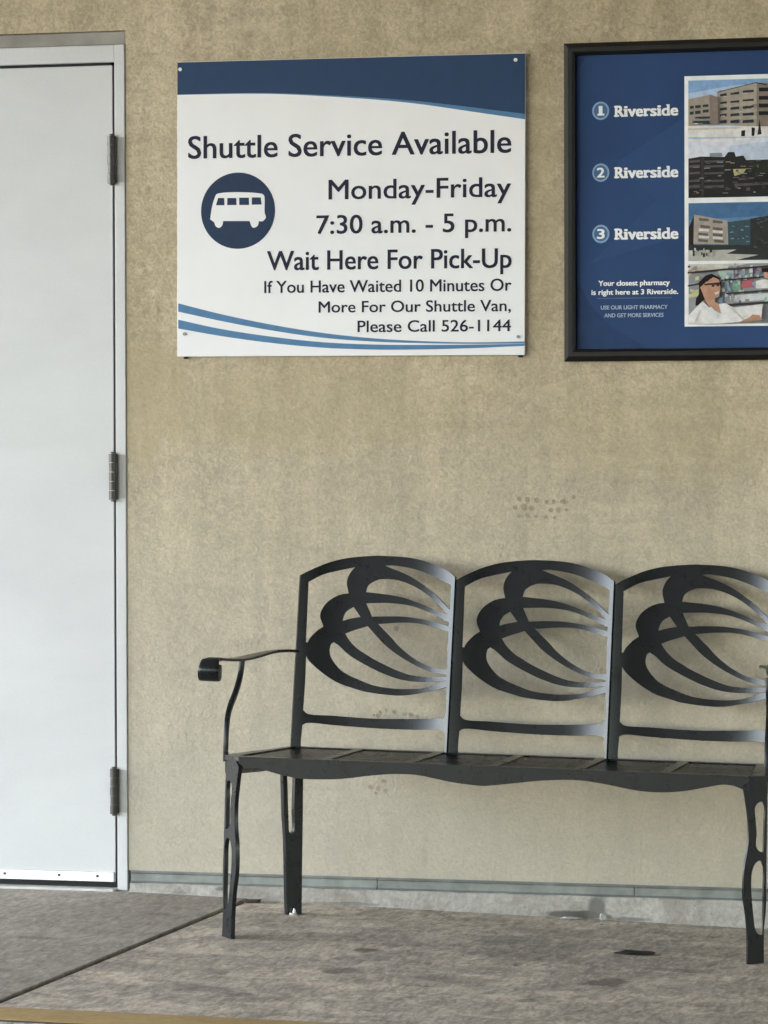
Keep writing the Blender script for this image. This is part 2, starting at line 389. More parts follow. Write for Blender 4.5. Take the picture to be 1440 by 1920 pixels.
# ------------------------------------------------------------------ traced outlines, metres
PHOTO_ART = {
  'photo1': [
    ('L', [(0.3014,0.6237),(0.3542,0.6331),(0.3742,0.6259),(0.3742,0.5614),(0.3014,0.5599)]),
    ('R', [(0.3717,0.6384),(0.4659,0.6589),(0.4658,0.5542),(0.3717,0.5615)]),
    ('Rs', [(0.4659,0.6589),(0.4918,0.6532),(0.4917,0.5519),(0.4658,0.5542)]),
    ('lw', [(0.3056,0.6071),(0.3148,0.6081),(0.3148,0.6012),(0.3056,0.6004)]),
    ('lw', [(0.3182,0.6084),(0.3316,0.6093),(0.3316,0.6024),(0.3182,0.6018)]),
    ('lw', [(0.3366,0.6095),(0.35,0.6105),(0.35,0.6044),(0.3366,0.6038)]),
    ('lw', [(0.3056,0.593),(0.3148,0.5941),(0.3148,0.5871),(0.3056,0.5863)]),
    ('lw', [(0.3182,0.5951),(0.3316,0.5961),(0.3316,0.5883),(0.3182,0.5877)]),
    ('lw', [(0.3366,0.5971),(0.3508,0.5981),(0.3508,0.5911),(0.3366,0.5905)]),
    ('lw', [(0.3181,0.581),(0.3541,0.5815),(0.3541,0.5762),(0.3181,0.5761)]),
    ('lw', [(0.3123,0.5713),(0.3558,0.5715),(0.3558,0.5629),(0.3123,0.563)]),
    ('w', [(0.3784,0.6332),(0.3943,0.6353),(0.3943,0.6292),(0.3784,0.6283)]),
    ('w', [(0.4035,0.6362),(0.4243,0.6381),(0.4243,0.632),(0.4035,0.6312)]),
    ('w', [(0.4326,0.6403),(0.4592,0.6421),(0.4592,0.636),(0.4326,0.6354)]),
    ('w', [(0.3784,0.6142),(0.3943,0.6163),(0.3943,0.611),(0.3784,0.6101)]),
    ('w', [(0.4034,0.6162),(0.4243,0.6181),(0.4243,0.6128),(0.4034,0.6121)]),
    ('w', [(0.4326,0.619),(0.4592,0.6208),(0.4592,0.6155),(0.4326,0.6149)]),
    ('w', [(0.3784,0.6002),(0.3943,0.6022),(0.3942,0.5953),(0.3784,0.5944)]),
    ('w', [(0.4034,0.6014),(0.4243,0.6034),(0.4243,0.5964),(0.4034,0.5956)]),
    ('w', [(0.4326,0.6032),(0.4592,0.605),(0.4592,0.5981),(0.4326,0.5975)]),
    ('w', [(0.3784,0.5853),(0.3942,0.5874),(0.3942,0.5804),(0.3784,0.5795)]),
    ('w', [(0.4034,0.5858),(0.4242,0.5877),(0.4242,0.5808),(0.4034,0.58)]),
    ('w', [(0.4326,0.5866),(0.4592,0.5883),(0.4592,0.5814),(0.4326,0.5808)]),
    ('w', [(0.3784,0.5704),(0.3942,0.5725),(0.3942,0.5647),(0.3784,0.5638)]),
    ('w', [(0.4034,0.5701),(0.4242,0.5721),(0.4242,0.5643),(0.4034,0.5635)]),
    ('w', [(0.4326,0.5699),(0.4592,0.5717),(0.4592,0.5639),(0.4326,0.5633)]),
    ('ws', [(0.4717,0.6464),(0.4918,0.6442),(0.4918,0.6359),(0.4717,0.6373)]),
    ('ws', [(0.4717,0.6266),(0.4918,0.6244),(0.4917,0.6162),(0.4717,0.6175)]),
    ('ws', [(0.4717,0.6084),(0.4917,0.6063),(0.4917,0.598),(0.4717,0.5994)]),
    ('ws', [(0.4716,0.5903),(0.4917,0.5881),(0.4917,0.5799),(0.4716,0.5812)]),
    ('ground', [(0.3014,0.5599),(0.4917,0.5519),(0.4917,0.528),(0.3013,0.5326)]),
    ('hedge', [(0.3014,0.5541),(0.4276,0.5551),(0.4275,0.5502),(0.3013,0.5492)]),
    ('p1', [(0.43,0.5452),(0.4392,0.5466),(0.4384,0.5318),(0.4292,0.532)]),
    ('p2', [(0.4542,0.5528),(0.4625,0.551),(0.4608,0.532),(0.4542,0.5322)]),
    ('tree', [(0.4733,0.5721),(0.4783,0.5357),(0.4683,0.5343)]),
  ],
  'photo2': [
    ('bld', [(0.3013,0.482),(0.3323,0.4863),(0.3891,0.4842),(0.3975,0.4956),(0.4125,0.4952),(0.4158,0.4844),(0.4342,0.4865),(0.4408,0.4756),(0.4917,0.4761),(0.4916,0.3837),(0.3012,0.3875)]),
    ('roofbox', [(0.3532,0.4941),(0.3825,0.4943),(0.3841,0.4851),(0.3532,0.4855)]),
    ('yel', [(0.4091,0.4548),(0.4408,0.4549),(0.4341,0.4443),(0.4125,0.4382)]),
    ('b', [(0.3038,0.477),(0.3298,0.4789),(0.3298,0.4731),(0.3038,0.472)]),
    ('b', [(0.3407,0.4762),(0.3875,0.4768),(0.3875,0.4718),(0.3407,0.4712)]),
    ('b', [(0.3038,0.4654),(0.3298,0.4673),(0.3298,0.4615),(0.3038,0.4604)]),
    ('b', [(0.3406,0.4646),(0.3875,0.4652),(0.3875,0.4602),(0.3406,0.4596)]),
    ('b', [(0.3038,0.4488),(0.3297,0.4507),(0.3297,0.4449),(0.3038,0.4439)]),
    ('b', [(0.3406,0.448),(0.3874,0.4487),(0.3874,0.4437),(0.3406,0.4431)]),
    ('b', [(0.3037,0.4306),(0.3297,0.4325),(0.3297,0.4267),(0.3037,0.4256)]),
    ('b', [(0.3406,0.4298),(0.3874,0.4305),(0.3874,0.4255),(0.3406,0.4248)]),
    ('b', [(0.3037,0.4173),(0.3297,0.4193),(0.3297,0.4118),(0.3037,0.4107)]),
    ('b', [(0.3406,0.4166),(0.3874,0.4172),(0.3874,0.4106),(0.3406,0.4099)]),
    ('b', [(0.4225,0.433),(0.4607,0.4347),(0.4607,0.4297),(0.4225,0.4281)]),
    ('b', [(0.4124,0.42),(0.4916,0.4233),(0.4916,0.4184),(0.4124,0.4134)]),
  ],
  'photo3': [
    ('side', [(0.3011,0.3173),(0.3154,0.3469),(0.3153,0.2756),(0.301,0.2642)]),
    ('lit', [(0.3154,0.3486),(0.3957,0.3322),(0.3973,0.2759),(0.3136,0.2781)]),
    ('w', [(0.3271,0.3401),(0.3506,0.3372),(0.3506,0.3314),(0.3271,0.3334)]),
    ('w', [(0.3606,0.3345),(0.384,0.3316),(0.384,0.3258),(0.3606,0.3279)]),
    ('w', [(0.3305,0.3234),(0.3539,0.3205),(0.3539,0.3147),(0.3305,0.3168)]),
    ('w', [(0.3606,0.3179),(0.384,0.315),(0.384,0.3092),(0.3606,0.3113)]),
    ('w', [(0.3254,0.3053),(0.3489,0.3024),(0.3489,0.2966),(0.3254,0.2987)]),
    ('w', [(0.3606,0.303),(0.384,0.3001),(0.384,0.2943),(0.3606,0.2964)]),
    ('w', [(0.3254,0.2904),(0.3488,0.2875),(0.3488,0.2817),(0.3254,0.2837)]),
    ('w', [(0.3639,0.2881),(0.3873,0.2852),(0.3873,0.2794),(0.3639,0.2814)]),
    ('lt', [(0.3271,0.3152),(0.3514,0.3128),(0.3514,0.3073),(0.3271,0.3089)]),
    ('lt', [(0.3606,0.3105),(0.3848,0.3081),(0.3848,0.3026),(0.3606,0.3042)]),
    ('lt', [(0.3271,0.2986),(0.3514,0.2962),(0.3514,0.2908),(0.3271,0.2923)]),
    ('lt', [(0.3606,0.2956),(0.3848,0.2932),(0.3848,0.2877),(0.3606,0.2893)]),
    ('glass', [(0.3965,0.3289),(0.4507,0.3345),(0.4506,0.2734),(0.3981,0.2742)]),
    ('dark', [(0.4507,0.3361),(0.4916,0.3527),(0.4915,0.2347),(0.4173,0.2375),(0.394,0.2536),(0.4173,0.2623),(0.301,0.2642),(0.3011,0.2759),(0.4506,0.2734)]),
    ('ground', [(0.301,0.2626),(0.4173,0.2632),(0.394,0.2536),(0.4706,0.2499),(0.4173,0.2384),(0.4915,0.2347),(0.301,0.236)]),
  ],
  'photo4': [
    ('frame', [(0.301,0.2311),(0.4915,0.2281),(0.4914,0.0862),(0.3009,0.0883)]),
    ('shelf', [(0.301,0.2111),(0.3739,0.2167),(0.4915,0.2281),(0.4915,0.224),(0.3739,0.2125),(0.301,0.207)]),
    ('shelf', [(0.301,0.1796),(0.3286,0.1842),(0.3286,0.1842),(0.3286,0.1809),(0.3286,0.1809),(0.301,0.1763)]),
    ('shelf', [(0.3822,0.1917),(0.4915,0.2034),(0.4915,0.2034),(0.4915,0.2001),(0.4915,0.2001),(0.3822,0.1884)]),
    ('shelf', [(0.3939,0.1601),(0.4915,0.1704),(0.4915,0.1704),(0.4915,0.1667),(0.4915,0.1667),(0.3939,0.1565)]),
    ('shelf', [(0.3972,0.1336),(0.4914,0.1423),(0.4914,0.1423),(0.4914,0.1374),(0.4914,0.1374),(0.3972,0.1286)]),
    ('boxg', [(0.3722,0.2134),(0.4106,0.2161),(0.4106,0.1979),(0.3805,0.1934)]),
    ('boxp', [(0.4506,0.2188),(0.4722,0.2218),(0.4739,0.2069),(0.4506,0.204)]),
    ('boxgr', [(0.4073,0.1848),(0.4239,0.1878),(0.4239,0.1663),(0.4072,0.1649)]),
    ('boxr', [(0.4289,0.1911),(0.4572,0.194),(0.4589,0.1741),(0.4289,0.1696)]),
    ('boxb', [(0.3872,0.1801),(0.4056,0.1831),(0.4056,0.1633),(0.3872,0.1619)]),
    ('boxy', [(0.3026,0.168),(0.327,0.1693),(0.3253,0.1527),(0.3026,0.1497)]),
    ('boxw', [(0.4005,0.1534),(0.4339,0.1563),(0.4915,0.1621),(0.4914,0.1456),(0.4389,0.1397),(0.4039,0.1368)]),
    ('hair', [(0.3454,0.2022),(0.3605,0.2061),(0.3772,0.1968),(0.3839,0.1834),(0.3805,0.1537),(0.3671,0.1472),(0.3403,0.1442),(0.3286,0.1295),(0.3202,0.1312),(0.3219,0.1478),(0.3303,0.1593),(0.3286,0.1859)]),
    ('face', [(0.3471,0.1873),(0.3672,0.2002),(0.378,0.1901),(0.3814,0.1702),(0.378,0.152),(0.3671,0.1472),(0.3671,0.1389),(0.3771,0.1338),(0.3821,0.1106),(0.352,0.1292),(0.3437,0.1442),(0.332,0.1742)]),
    ('glasses', [(0.342,0.1823),(0.3805,0.1855),(0.3805,0.1798),(0.342,0.1787)]),
    ('coat', [(0.3378,0.1409),(0.3537,0.1258),(0.3821,0.1106),(0.3771,0.1338),(0.3939,0.1353),(0.4105,0.1251),(0.4572,0.1295),(0.4821,0.1325),(0.4788,0.0995),(0.4239,0.0902),(0.3738,0.0866),(0.3009,0.0875),(0.3009,0.1049),(0.3202,0.1246)]),
    ('hand', [(0.4572,0.108),(0.4738,0.1062),(0.4821,0.0945),(0.4505,0.0916),(0.4289,0.0918),(0.4489,0.0999)]),
    ('p2hair', [(0.4789,0.2168),(0.4915,0.2232),(0.4915,0.2067),(0.4805,0.2077)]),
    ('p2face', [(0.4847,0.2068),(0.4915,0.2083),(0.4915,0.1885),(0.4855,0.1936)]),
    ('p2coat', [(0.4656,0.1872),(0.4855,0.1911),(0.4915,0.1786),(0.4915,0.1704),(0.4655,0.1691)]),
  ],
}
PANEL_OUT = [(-0.192,0.8192),(-0.1791,0.8267),(-0.1535,0.8397),(-0.127,0.8508),(-0.0929,0.8604),(-0.0575,0.8659),(-0.0086,0.8701),(0.0092,0.87),(0.0401,0.8693),(0.0714,0.8671),(0.1033,0.8615),(0.136,0.852),(0.17,0.8392),(0.192,0.8259),(0.1924,0.7419),(0.192,0.6264),(0.1928,0.5511),(0.1953,0.4245),(0.1956,0.3952),(-0.1829,0.3886),(-0.1831,0.4171),(-0.1892,0.6183)]
HOLE_A = [(-0.1726,0.8029),(-0.1391,0.8215),(-0.1053,0.8311),(-0.0627,0.8409),(-0.0721,0.8303),(-0.0797,0.8144),(-0.0813,0.8001),(-0.0757,0.7774),(-0.0926,0.7745),(-0.1116,0.7662),(-0.1301,0.7507),(-0.1401,0.7323),(-0.1414,0.7195),(-0.1327,0.6964),(-0.1457,0.6868),(-0.162,0.6687),(-0.1673,0.6572),(-0.1713,0.659)]
HOLE_B = [(0.0104,0.8464),(0.0258,0.8478),(0.057,0.8448),(0.0886,0.8389),(0.121,0.8288),(0.1545,0.8166),(0.1813,0.8058),(0.181,0.7472),(0.1661,0.7583),(0.1398,0.7812),(0.1063,0.8041),(0.0737,0.8225),(0.0497,0.8324),(0.0294,0.8394)]
HOLE_C = [(-0.0336,0.7815),(-0.028,0.7985),(-0.0055,0.8123),(0.0121,0.8146),(0.0431,0.8125),(0.0748,0.803),(0.1072,0.7875),(0.1407,0.7646),(0.1758,0.7348),(0.1504,0.7409),(0.125,0.7503),(0.0927,0.7613),(0.0609,0.7705),(0.0296,0.7759),(-0.0169,0.7802)]
HOLE_D = [(-0.0314,0.7549),(-0.0025,0.7563),(0.0152,0.7571),(0.0461,0.7559),(0.0775,0.7522),(0.1095,0.7437),(0.1425,0.7315),(0.1801,0.717),(0.18,0.7068),(0.1519,0.7128),(0.1188,0.7196),(0.0948,0.7226),(0.0632,0.7253),(0.0169,0.7246),(-0.0152,0.7228)]
HOLE_E = [(-0.0618,0.7451),(-0.0434,0.7215),(-0.0641,0.7174),(-0.087,0.7111),(-0.0842,0.7244),(-0.0766,0.7358)]
HOLE_F = [(0.0009,0.7058),(0.0485,0.7105),(0.0796,0.7116),(0.1034,0.7102),(0.1276,0.706),(0.1526,0.7004),(0.1799,0.6947),(0.1806,0.6624),(0.1813,0.6053),(0.1579,0.6046),(0.1328,0.6093),(0.1131,0.6166),(0.0838,0.6325),(0.0513,0.6575),(0.0349,0.6744),(0.0188,0.689)]
HOLE_G = [(-0.079,0.6803),(-0.0625,0.6874),(-0.0248,0.7001),(-0.005,0.6801),(0.0205,0.6559),(0.0525,0.6336),(0.0847,0.616),(0.1171,0.6024),(0.1416,0.5954),(0.1806,0.5927),(0.1809,0.5876),(0.1505,0.5848),(0.1181,0.5837),(0.0862,0.5867),(0.0545,0.596),(0.023,0.6085),(-0.0085,0.6228),(-0.0234,0.6314),(-0.046,0.6445),(-0.0667,0.6631)]
HOLE_H = [(-0.106,0.659),(-0.0945,0.6522),(-0.0738,0.6346),(-0.0591,0.6246),(-0.0295,0.6089),(0.0061,0.5927),(0.0242,0.5859),(0.0556,0.5764),(0.087,0.5717),(0.1268,0.5715),(0.1797,0.578),(0.1403,0.5638),(0.1196,0.5567),(0.088,0.553),(0.0568,0.5524),(0.0259,0.5544),(-0.0051,0.5594),(-0.0421,0.5721),(-0.0637,0.5806),(-0.0857,0.5935),(-0.1035,0.6121),(-0.1127,0.628),(-0.1147,0.6408),(-0.1115,0.6549)]
HOLE_I = [(-0.1691,0.6269),(-0.1619,0.6149),(-0.141,0.5942),(-0.1126,0.5738),(-0.0839,0.5594),(-0.0552,0.5509),(-0.026,0.5436),(0.009,0.5391),(0.0267,0.5379),(0.0577,0.5366),(0.0887,0.5395),(0.1201,0.5463),(0.1523,0.5534),(0.182,0.563),(0.1832,0.498),(0.1777,0.4883),(0.1235,0.4837),(-0.0009,0.4796),(-0.0939,0.4829),(-0.1594,0.4872),(-0.1689,0.4957),(-0.1681,0.5708)]
HOLE_J = [(-0.1611,0.4643),(-0.0927,0.4605),(0.0134,0.4565),(0.0931,0.4567),(0.1788,0.459),(0.1839,0.4551),(0.1854,0.4057),(0.1818,0.4017),(0.0955,0.3995),(0.0028,0.3981),(-0.1649,0.4028),(-0.1691,0.4079),(-0.1691,0.4595)]
LEG = [(-0.0215,0.3974),(-0.0142,0.3681),(-0.0046,0.3192),(-0.0034,0.2829),(-0.0073,0.2516),(-0.0143,0.2181),(-0.0165,0.1868),(-0.0156,0.1553),(-0.0062,0.1135),(0.0002,0.0646),(0.0013,0.0282),(0.0022,0.0002),(0.0527,-0.0046),(0.0502,0.0735),(0.0545,0.1218),(0.0529,0.2436),(0.0515,0.3408),(0.0486,0.4114),(0.0182,0.4163),(-0.009,0.4089)]
LA1 = [(0.0361,0.3634),(0.0249,0.3603),(0.0171,0.3497),(0.0187,0.3302),(0.0237,0.2936),(0.023,0.2646),(0.0315,0.2532),(0.0446,0.2489),(0.045,0.2683),(0.0451,0.3169),(0.0445,0.3557)]
LA2 = [(0.0371,0.231),(0.0226,0.2258),(0.0134,0.2093),(0.011,0.1852),(0.0137,0.1486),(0.0206,0.1045),(0.0256,0.0799),(0.0341,0.0672),(0.0456,0.064),(0.0478,0.0979),(0.0475,0.1588),(0.0456,0.2196)]
RLEG = [(0.0666,0.3452),(0.0612,0.2476),(0.0546,0.185),(0.049,0.0601),(0.045,0.0037),(0.0033,-0.001),(0.0051,0.12),(0.0062,0.2658),(0.0075,0.3387)]
RSLOT = [(0.054,0.3427),(0.0509,0.2886),(0.0468,0.2261),(0.045,0.2053),(0.0386,0.1987),(0.0312,0.2046),(0.0315,0.267),(0.0308,0.3397)]
APR = [(0.0033,0.3878),(0.0168,0.394),(0.0469,0.3969),(0.0742,0.3905),(0.1084,0.3824),(0.1547,0.3762),(0.2193,0.3775),(0.2609,0.3816),(0.3164,0.3901),(0.3674,0.3955),(0.4191,0.3953),(0.4619,0.3886),(0.5046,0.3815),(0.5642,0.3766),(0.5916,0.3784),(0.6463,0.3859),(0.7008,0.3932),(0.7553,0.3974),(0.8006,0.3971),(0.8551,0.3905),(0.9185,0.3802),(0.9726,0.3778),(1.0263,0.3829),(1.0753,0.3933),(1.1109,0.4006),(1.1374,0.3993),(1.1554,0.3932)]
SIGN_NAVY = [(0.0004,0.6484),(0.1744,0.6487),(0.3036,0.6439),(0.4955,0.6304),(0.6222,0.6178),(0.7479,0.601),(0.882,0.5818)]
SIGN_STRIPE = [(0.0004,0.6478),(0.1744,0.6469),(0.3036,0.6415),(0.4955,0.6261),(0.6222,0.6111),(0.748,0.5907),(0.8809,0.5691)]
SIGN_AT = [(0.0027,0.1322),(0.1122,0.1048),(0.2423,0.078),(0.3714,0.057),(0.4995,0.0429),(0.6265,0.035),(0.7524,0.0315),(0.8817,0.0328)]
SIGN_AB = [(0.0028,0.1116),(0.1123,0.088),(0.2424,0.0637),(0.3715,0.0452),(0.4995,0.0349),(0.6265,0.0301),(0.7525,0.0278),(0.8818,0.0279)]
SIGN_BT = [(0.0029,0.0917),(0.1124,0.0681),(0.2425,0.0483),(0.3716,0.0341),(0.4996,0.0275),(0.6265,0.0258),(0.7525,0.026),(0.8818,0.0273)]
SIGN_BB = [(0.003,0.0699),(0.1124,0.0507),(0.2426,0.0328),(0.3717,0.0206),(0.4997,0.0152),(0.6266,0.0148),(0.7525,0.0174),(0.8818,0.0225)]
SIGN_BODY = [(0.103,0.4012),(0.2207,0.3994),(0.225,0.3953),(0.2263,0.3531),(0.2294,0.3414),(0.2204,0.3321),(0.212,0.333),(0.2082,0.3214),(0.2006,0.3168),(0.1945,0.3179),(0.1899,0.3267),(0.1876,0.3333),(0.1195,0.3342),(0.1172,0.324),(0.1111,0.3179),(0.105,0.3183),(0.0988,0.3235),(0.0965,0.3308),(0.0857,0.339),(0.0909,0.371),(0.0985,0.3943)]
SIGN_W1 = [(0.1064,0.3912),(0.1218,0.391),(0.1228,0.3732),(0.1009,0.3735)]
SIGN_W2 = [(0.1304,0.3909),(0.1533,0.3905),(0.1537,0.3731),(0.1298,0.3734)]
SIGN_W3 = [(0.1605,0.3912),(0.1857,0.3908),(0.1863,0.3729),(0.1611,0.3732)]
SIGN_W4 = [(0.1933,0.3914),(0.2162,0.391),(0.2186,0.3736),(0.1931,0.3732)]
MAT = {}
def M_(k, *a, **kw):
    if k not in MAT: MAT[k] = simple(k, *a, **kw)
    return MAT[k]

WALL = wall_material()
DOOR = door_material()
BENCH = bench_material()
NAVY = M_("navy_vinyl", (0.022, 0.052, 0.118), 0.45, spec=0.15, var=0.06)
INK = M_("dark_lettering", (0.018, 0.018, 0.040), 0.5, spec=0.15)
BLUE = M_("mid_blue_vinyl", (0.085, 0.205, 0.37), 0.45, spec=0.15)
SIGNW = M_("sign_white", (0.80, 0.80, 0.815), 0.42, var=0.03, scale=5)
EMBLEM = M_("emblem_navy", (0.018, 0.038, 0.085), 0.45, spec=0.15)
STEEL = M_("worn_steel", (0.42, 0.41, 0.39), 0.32, 1.0, var=0.2)
DARKSTEEL = M_("dark_hinge_steel", (0.045, 0.042, 0.040), 0.3, 0.0, 0.5, var=0.25)
ALU = M_("aluminium_strip", (0.86, 0.87, 0.88), 0.35, 0.6, var=0.05)
ZINC = M_("galvanised_strip", (0.21, 0.225, 0.215), 0.55, 0.3, var=0.25, scale=18)
CONCBASE = concrete_material("painted_footing", (0.315, 0.30, 0.27), (0.42, 0.405, 0.375), (0.23, 0.21, 0.185), [(0.535, -0.02, -0.95, 0.03, 1, 0.035, 0.85), (0.48, -0.02, -0.972, 0.09, 1, 0.011, 0.95), (0.62, -0.02, -0.978, 0.05, 1, 0.006, 0.6), (-0.42, -0.02, -0.935, 0.02, 1, 0.01, 0.7), (-0.1, -0.02, -0.962, 0.12, 1, 0.006, 0.5)], (1.5, 1, 4), 0.45, 0.22, 0.15)
PUTTY = M_("grey_putty", (0.30, 0.285, 0.26), 0.8, var=0.2, scale=12, bmp=0.3)
BLACK = M_("black_gap", (0.010, 0.010, 0.012), 0.7)
FRAMEB = M_("black_frame", (0.009, 0.009, 0.009), 0.4, spec=0.25, var=0.2)

# ------------------------------------------------------------------ wall with the door opening
DX0, DX1, DZ1 = -1.74, -0.662, 1.198        # opening: left, right, top
WT = 0.22
wall = bmesh.new()
def slab(bm, x0, x1, z0, z1):
    box(bm, x0, x1, 0.0, WT, z0, z1)
bmw = bmesh.new()
prof = [(-6.0, -0.897), (DX0, -0.897), (DX0, DZ1), (DX1, DZ1), (DX1, -0.897), (9.0, -0.897), (9.0, 2.30), (-6.0, 2.30)]
fr = [bmw.verts.new((x, 0, z)) for x, z in prof]; bk = [bmw.verts.new((x, WT, z)) for x, z in prof]
bmw.faces.new(fr); bmw.faces.new(list(reversed(bk)))
for i in range(len(prof)):
    j = (i + 1) % len(prof); bmw.faces.new((fr[j], fr[i], bk[i], bk[j]))
wall = mesh_obj("building_wall", bmw, WALL)
tag(wall, "tan mottled stucco wall behind the bench, signs and white door", "wall")

bm = bmesh.new()
for x0, x1 in ((-6.0, DX0), (-0.655, -0.02), (-0.018, 0.62), (0.622, 1.32), (1.322, 2.6), (2.602, 9.0)):
    vs = []
    for x in (x0, x1):
        vs.append([bm.verts.new((x, y, z)) for y, z in ((0.05, -0.897), (-0.003, -0.897), (-0.006, -0.901), (-0.003, -0.905), (-0.003, -0.922), (-0.009, -0.9265), (0.05, -0.9265))])
    for k in range(7):
        bm.faces.new((vs[0][k], vs[0][(k + 1) % 7], vs[1][(k + 1) % 7], vs[1][k]))
    bm.faces.new(vs[0]); bm.faces.new(vs[1])
mesh_obj("base_flashing", bm, ZINC, wall)

FS, FT, FZ = -0.0249, 0.01, -0.951            # pavement falls to the right and slightly to the kerb
def fz(x, y): return FZ + FS * max(0.0, x + 0.664) + FT * y

bm = bmesh.new()                                # footing below the flashing, ragged worn face
nx = 220
rows = []
for i in range(nx + 1):
    x = -0.655 + (4.5 + 0.655) * i / nx
    j = lambda s: (math.sin(x * 37 + s) + math.sin(x * 91 + 2 * s) + random.uniform(-1, 1)) * 0.0012
    zb_ = fz(x, 0) - 0.03
    chip = 0.012 if 0.47 < x < 0.52 else 0.0
    rows.append([bm.verts.new(p) for p in ((x, 0.06, -0.9268), (x, -0.010 + j(0), -0.9268 + 0.4 * j(3)), (x, -0.014 + j(1), -0.935),
                                          (x, -0.014 + j(2) + chip, (-0.935 + fz(x, 0)) / 2), (x, -0.019 + j(4) + chip, fz(x, 0) + 0.004), (x, -0.024 + j(5), zb_), (x, 0.06, zb_))])
for a, b in zip(rows, rows[1:]):
    for k in range(6):
        bm.faces.new((a[k], b[k], b[k + 1], a[k + 1]))
mesh_obj("concrete_footing", bm, CONCBASE, wall, 40)

bm = bmesh.new()                                # rows of dark glue dots left where a plate was taken off
MARK = M_("glue_residue", (0.315, 0.268, 0.20), 0.8, var=0.25, scale=60)
px = 0.00134
def dots(cx, cz, lst):
    for (dx, dy, r) in lst:
        n = 14; ph = random.uniform(0, 6)
        poly_flat(bm, [(cx + dx * px + r * px * (1 + .18 * math.sin(2 * a + ph)) * math.cos(a), cz - dy * px + r * px * (1 + .18 * math.cos(3 * a + ph)) * math.sin(a)) for a in [2 * math.pi * k / n for k in range(n)]], -0.0012)
dots(0.394, 0.014, [(-41, -13, 4), (-26, -13, 5), (-9, -12, 5), (-49, 2, 4), (-33, 1, 6), (-18, 3, 5), (-42, 17, 3.5), (-26, 16, 4.5), (-11, 18, 3),
                    (9, -9, 3.5), (23, -9, 4), (40, -9, 5), (17, 6, 4), (31, 6, 5), (46, 6, 3), (8, 19, 4), (24, 20, 3), (59, -17, 3)])
dots(0.012, -0.49, [(-17, 0, 3), (-29, 6, 2.5), (-21, 7, 4), (9, 0, 4), (27, 3, 3), (41, 5, 4), (53, 8, 2.5), (-6, -3, 3), (22, -6, 1)])
dots(-0.022, -0.674, [(-11, 1, 4), (3, 3, 4), (17, 7, 4), (-1, 12, 3), (14, -10, 4)])
mesh_obj("glue_mark", bm, MARK, wall)

# ------------------------------------------------------------------ unseen canopy added and sized to block sky light, ground, road, kerb
bm = bmesh.new()
box(bm, -6.2, 30.0, -45.0, 0.22, 2.3005, 2.55)
tag(mesh_obj("unseen_canopy", bm, M_("unseen_canopy_paint", (0.70, 0.68, 0.64), 0.8)), kind="structure")

JO = Vector((-0.342, 0.0)); JD = Vector((-0.0345, -1.0))      # line of the open joint across the pavement
KA = lambda x: -1.637 + 0.095 * x                             # front edge of the slabs
def jx(y): return JO.x + JD.x * (-y)
gap = 0.0085
L_SP = [(-0.46, -0.35, -0.96, 0.05, 0.03, 1, 0.35), (-0.62, -0.8, -0.96, 0.06, 0.03, 1, 0.4), (-0.55, -1.25, -0.96, 0.05, 0.04, 1, 0.35)]
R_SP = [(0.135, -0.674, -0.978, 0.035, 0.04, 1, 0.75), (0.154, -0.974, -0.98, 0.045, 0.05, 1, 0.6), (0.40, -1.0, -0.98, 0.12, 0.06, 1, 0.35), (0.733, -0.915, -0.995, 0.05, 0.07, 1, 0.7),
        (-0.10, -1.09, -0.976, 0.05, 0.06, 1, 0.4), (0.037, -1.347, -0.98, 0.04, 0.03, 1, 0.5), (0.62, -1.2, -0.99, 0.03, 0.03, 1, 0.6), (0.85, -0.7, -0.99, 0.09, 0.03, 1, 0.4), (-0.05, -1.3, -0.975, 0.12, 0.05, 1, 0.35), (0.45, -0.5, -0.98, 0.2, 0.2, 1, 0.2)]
FLOOR_L = concrete_material("slab_concrete_light", (0.32, 0.287, 0.240), (0.40, 0.362, 0.308), (0.31, 0.28, 0.232), L_SP, (1.2, 1.0, 1), 0.6, 0.38, 0.10)
FLOOR_R = concrete_material("slab_concrete_worn", (0.35, 0.306, 0.25), (0.46, 0.405, 0.332), (0.68, 0.585, 0.46), R_SP, (1.0, 1.0, 1), 0.75, 0.5, 0.12)
def floor_obj(name, mat, xl, xr, top=0.0):
    bm = bmesh.new()
    ny, nxx = 40, 40
    g = []
    for i in range(ny + 1):
        row = []
        for k in range(nxx + 1):
            t = i / ny
            y = 0.05 * (1 - t)
            x0 = xl(y); x1 = xr(y)
            x = x0 + (x1 - x0) * k / nxx
            y = 0.05 + (KA(x) - 0.05) * t
            x0 = xl(y); x1 = xr(y); x = x0 + (x1 - x0) * k / nxx
            row.append(bm.verts.new((x, y, fz(x, y) + top)))
        g.append(row)
    for i in range(ny):
        for k in range(nxx):
            bm.faces.new((g[i][k], g[i + 1][k], g[i + 1][k + 1], g[i][k + 1]))
    edge = [g[i][0] for i in range(ny + 1)] + g[ny][1:] + [g[i][nxx] for i in range(ny - 1, -1, -1)] + g[0][-2:0:-1]
    low = [bm.verts.new((v.co.x, v.co.y, v.co.z - 0.12)) for v in edge]
    n = len(edge)
    for i in range(n):
        bm.faces.new((edge[i], edge[(i + 1) % n], low[(i + 1) % n], low[i]))
    return tag(mesh_obj(name, bm, mat), kind="structure")
floor_obj("pavement", FLOOR_L, lambda y: -6.0, lambda y: jx(y) - gap, 0.003)
floor_obj("pavement", FLOOR_R, lambda y: jx(y) + gap, lambda y: 9.0)
bm = bmesh.new()                                # dirt-filled bottom of the joint
vs = [bm.verts.new((jx(y) + s * 0.03, y, fz(jx(y), y) - 0.012)) for s in (-1, 1) for y in (0.0, -1.66)]
bm.faces.new((vs[0], vs[1], vs[3], vs[2]))
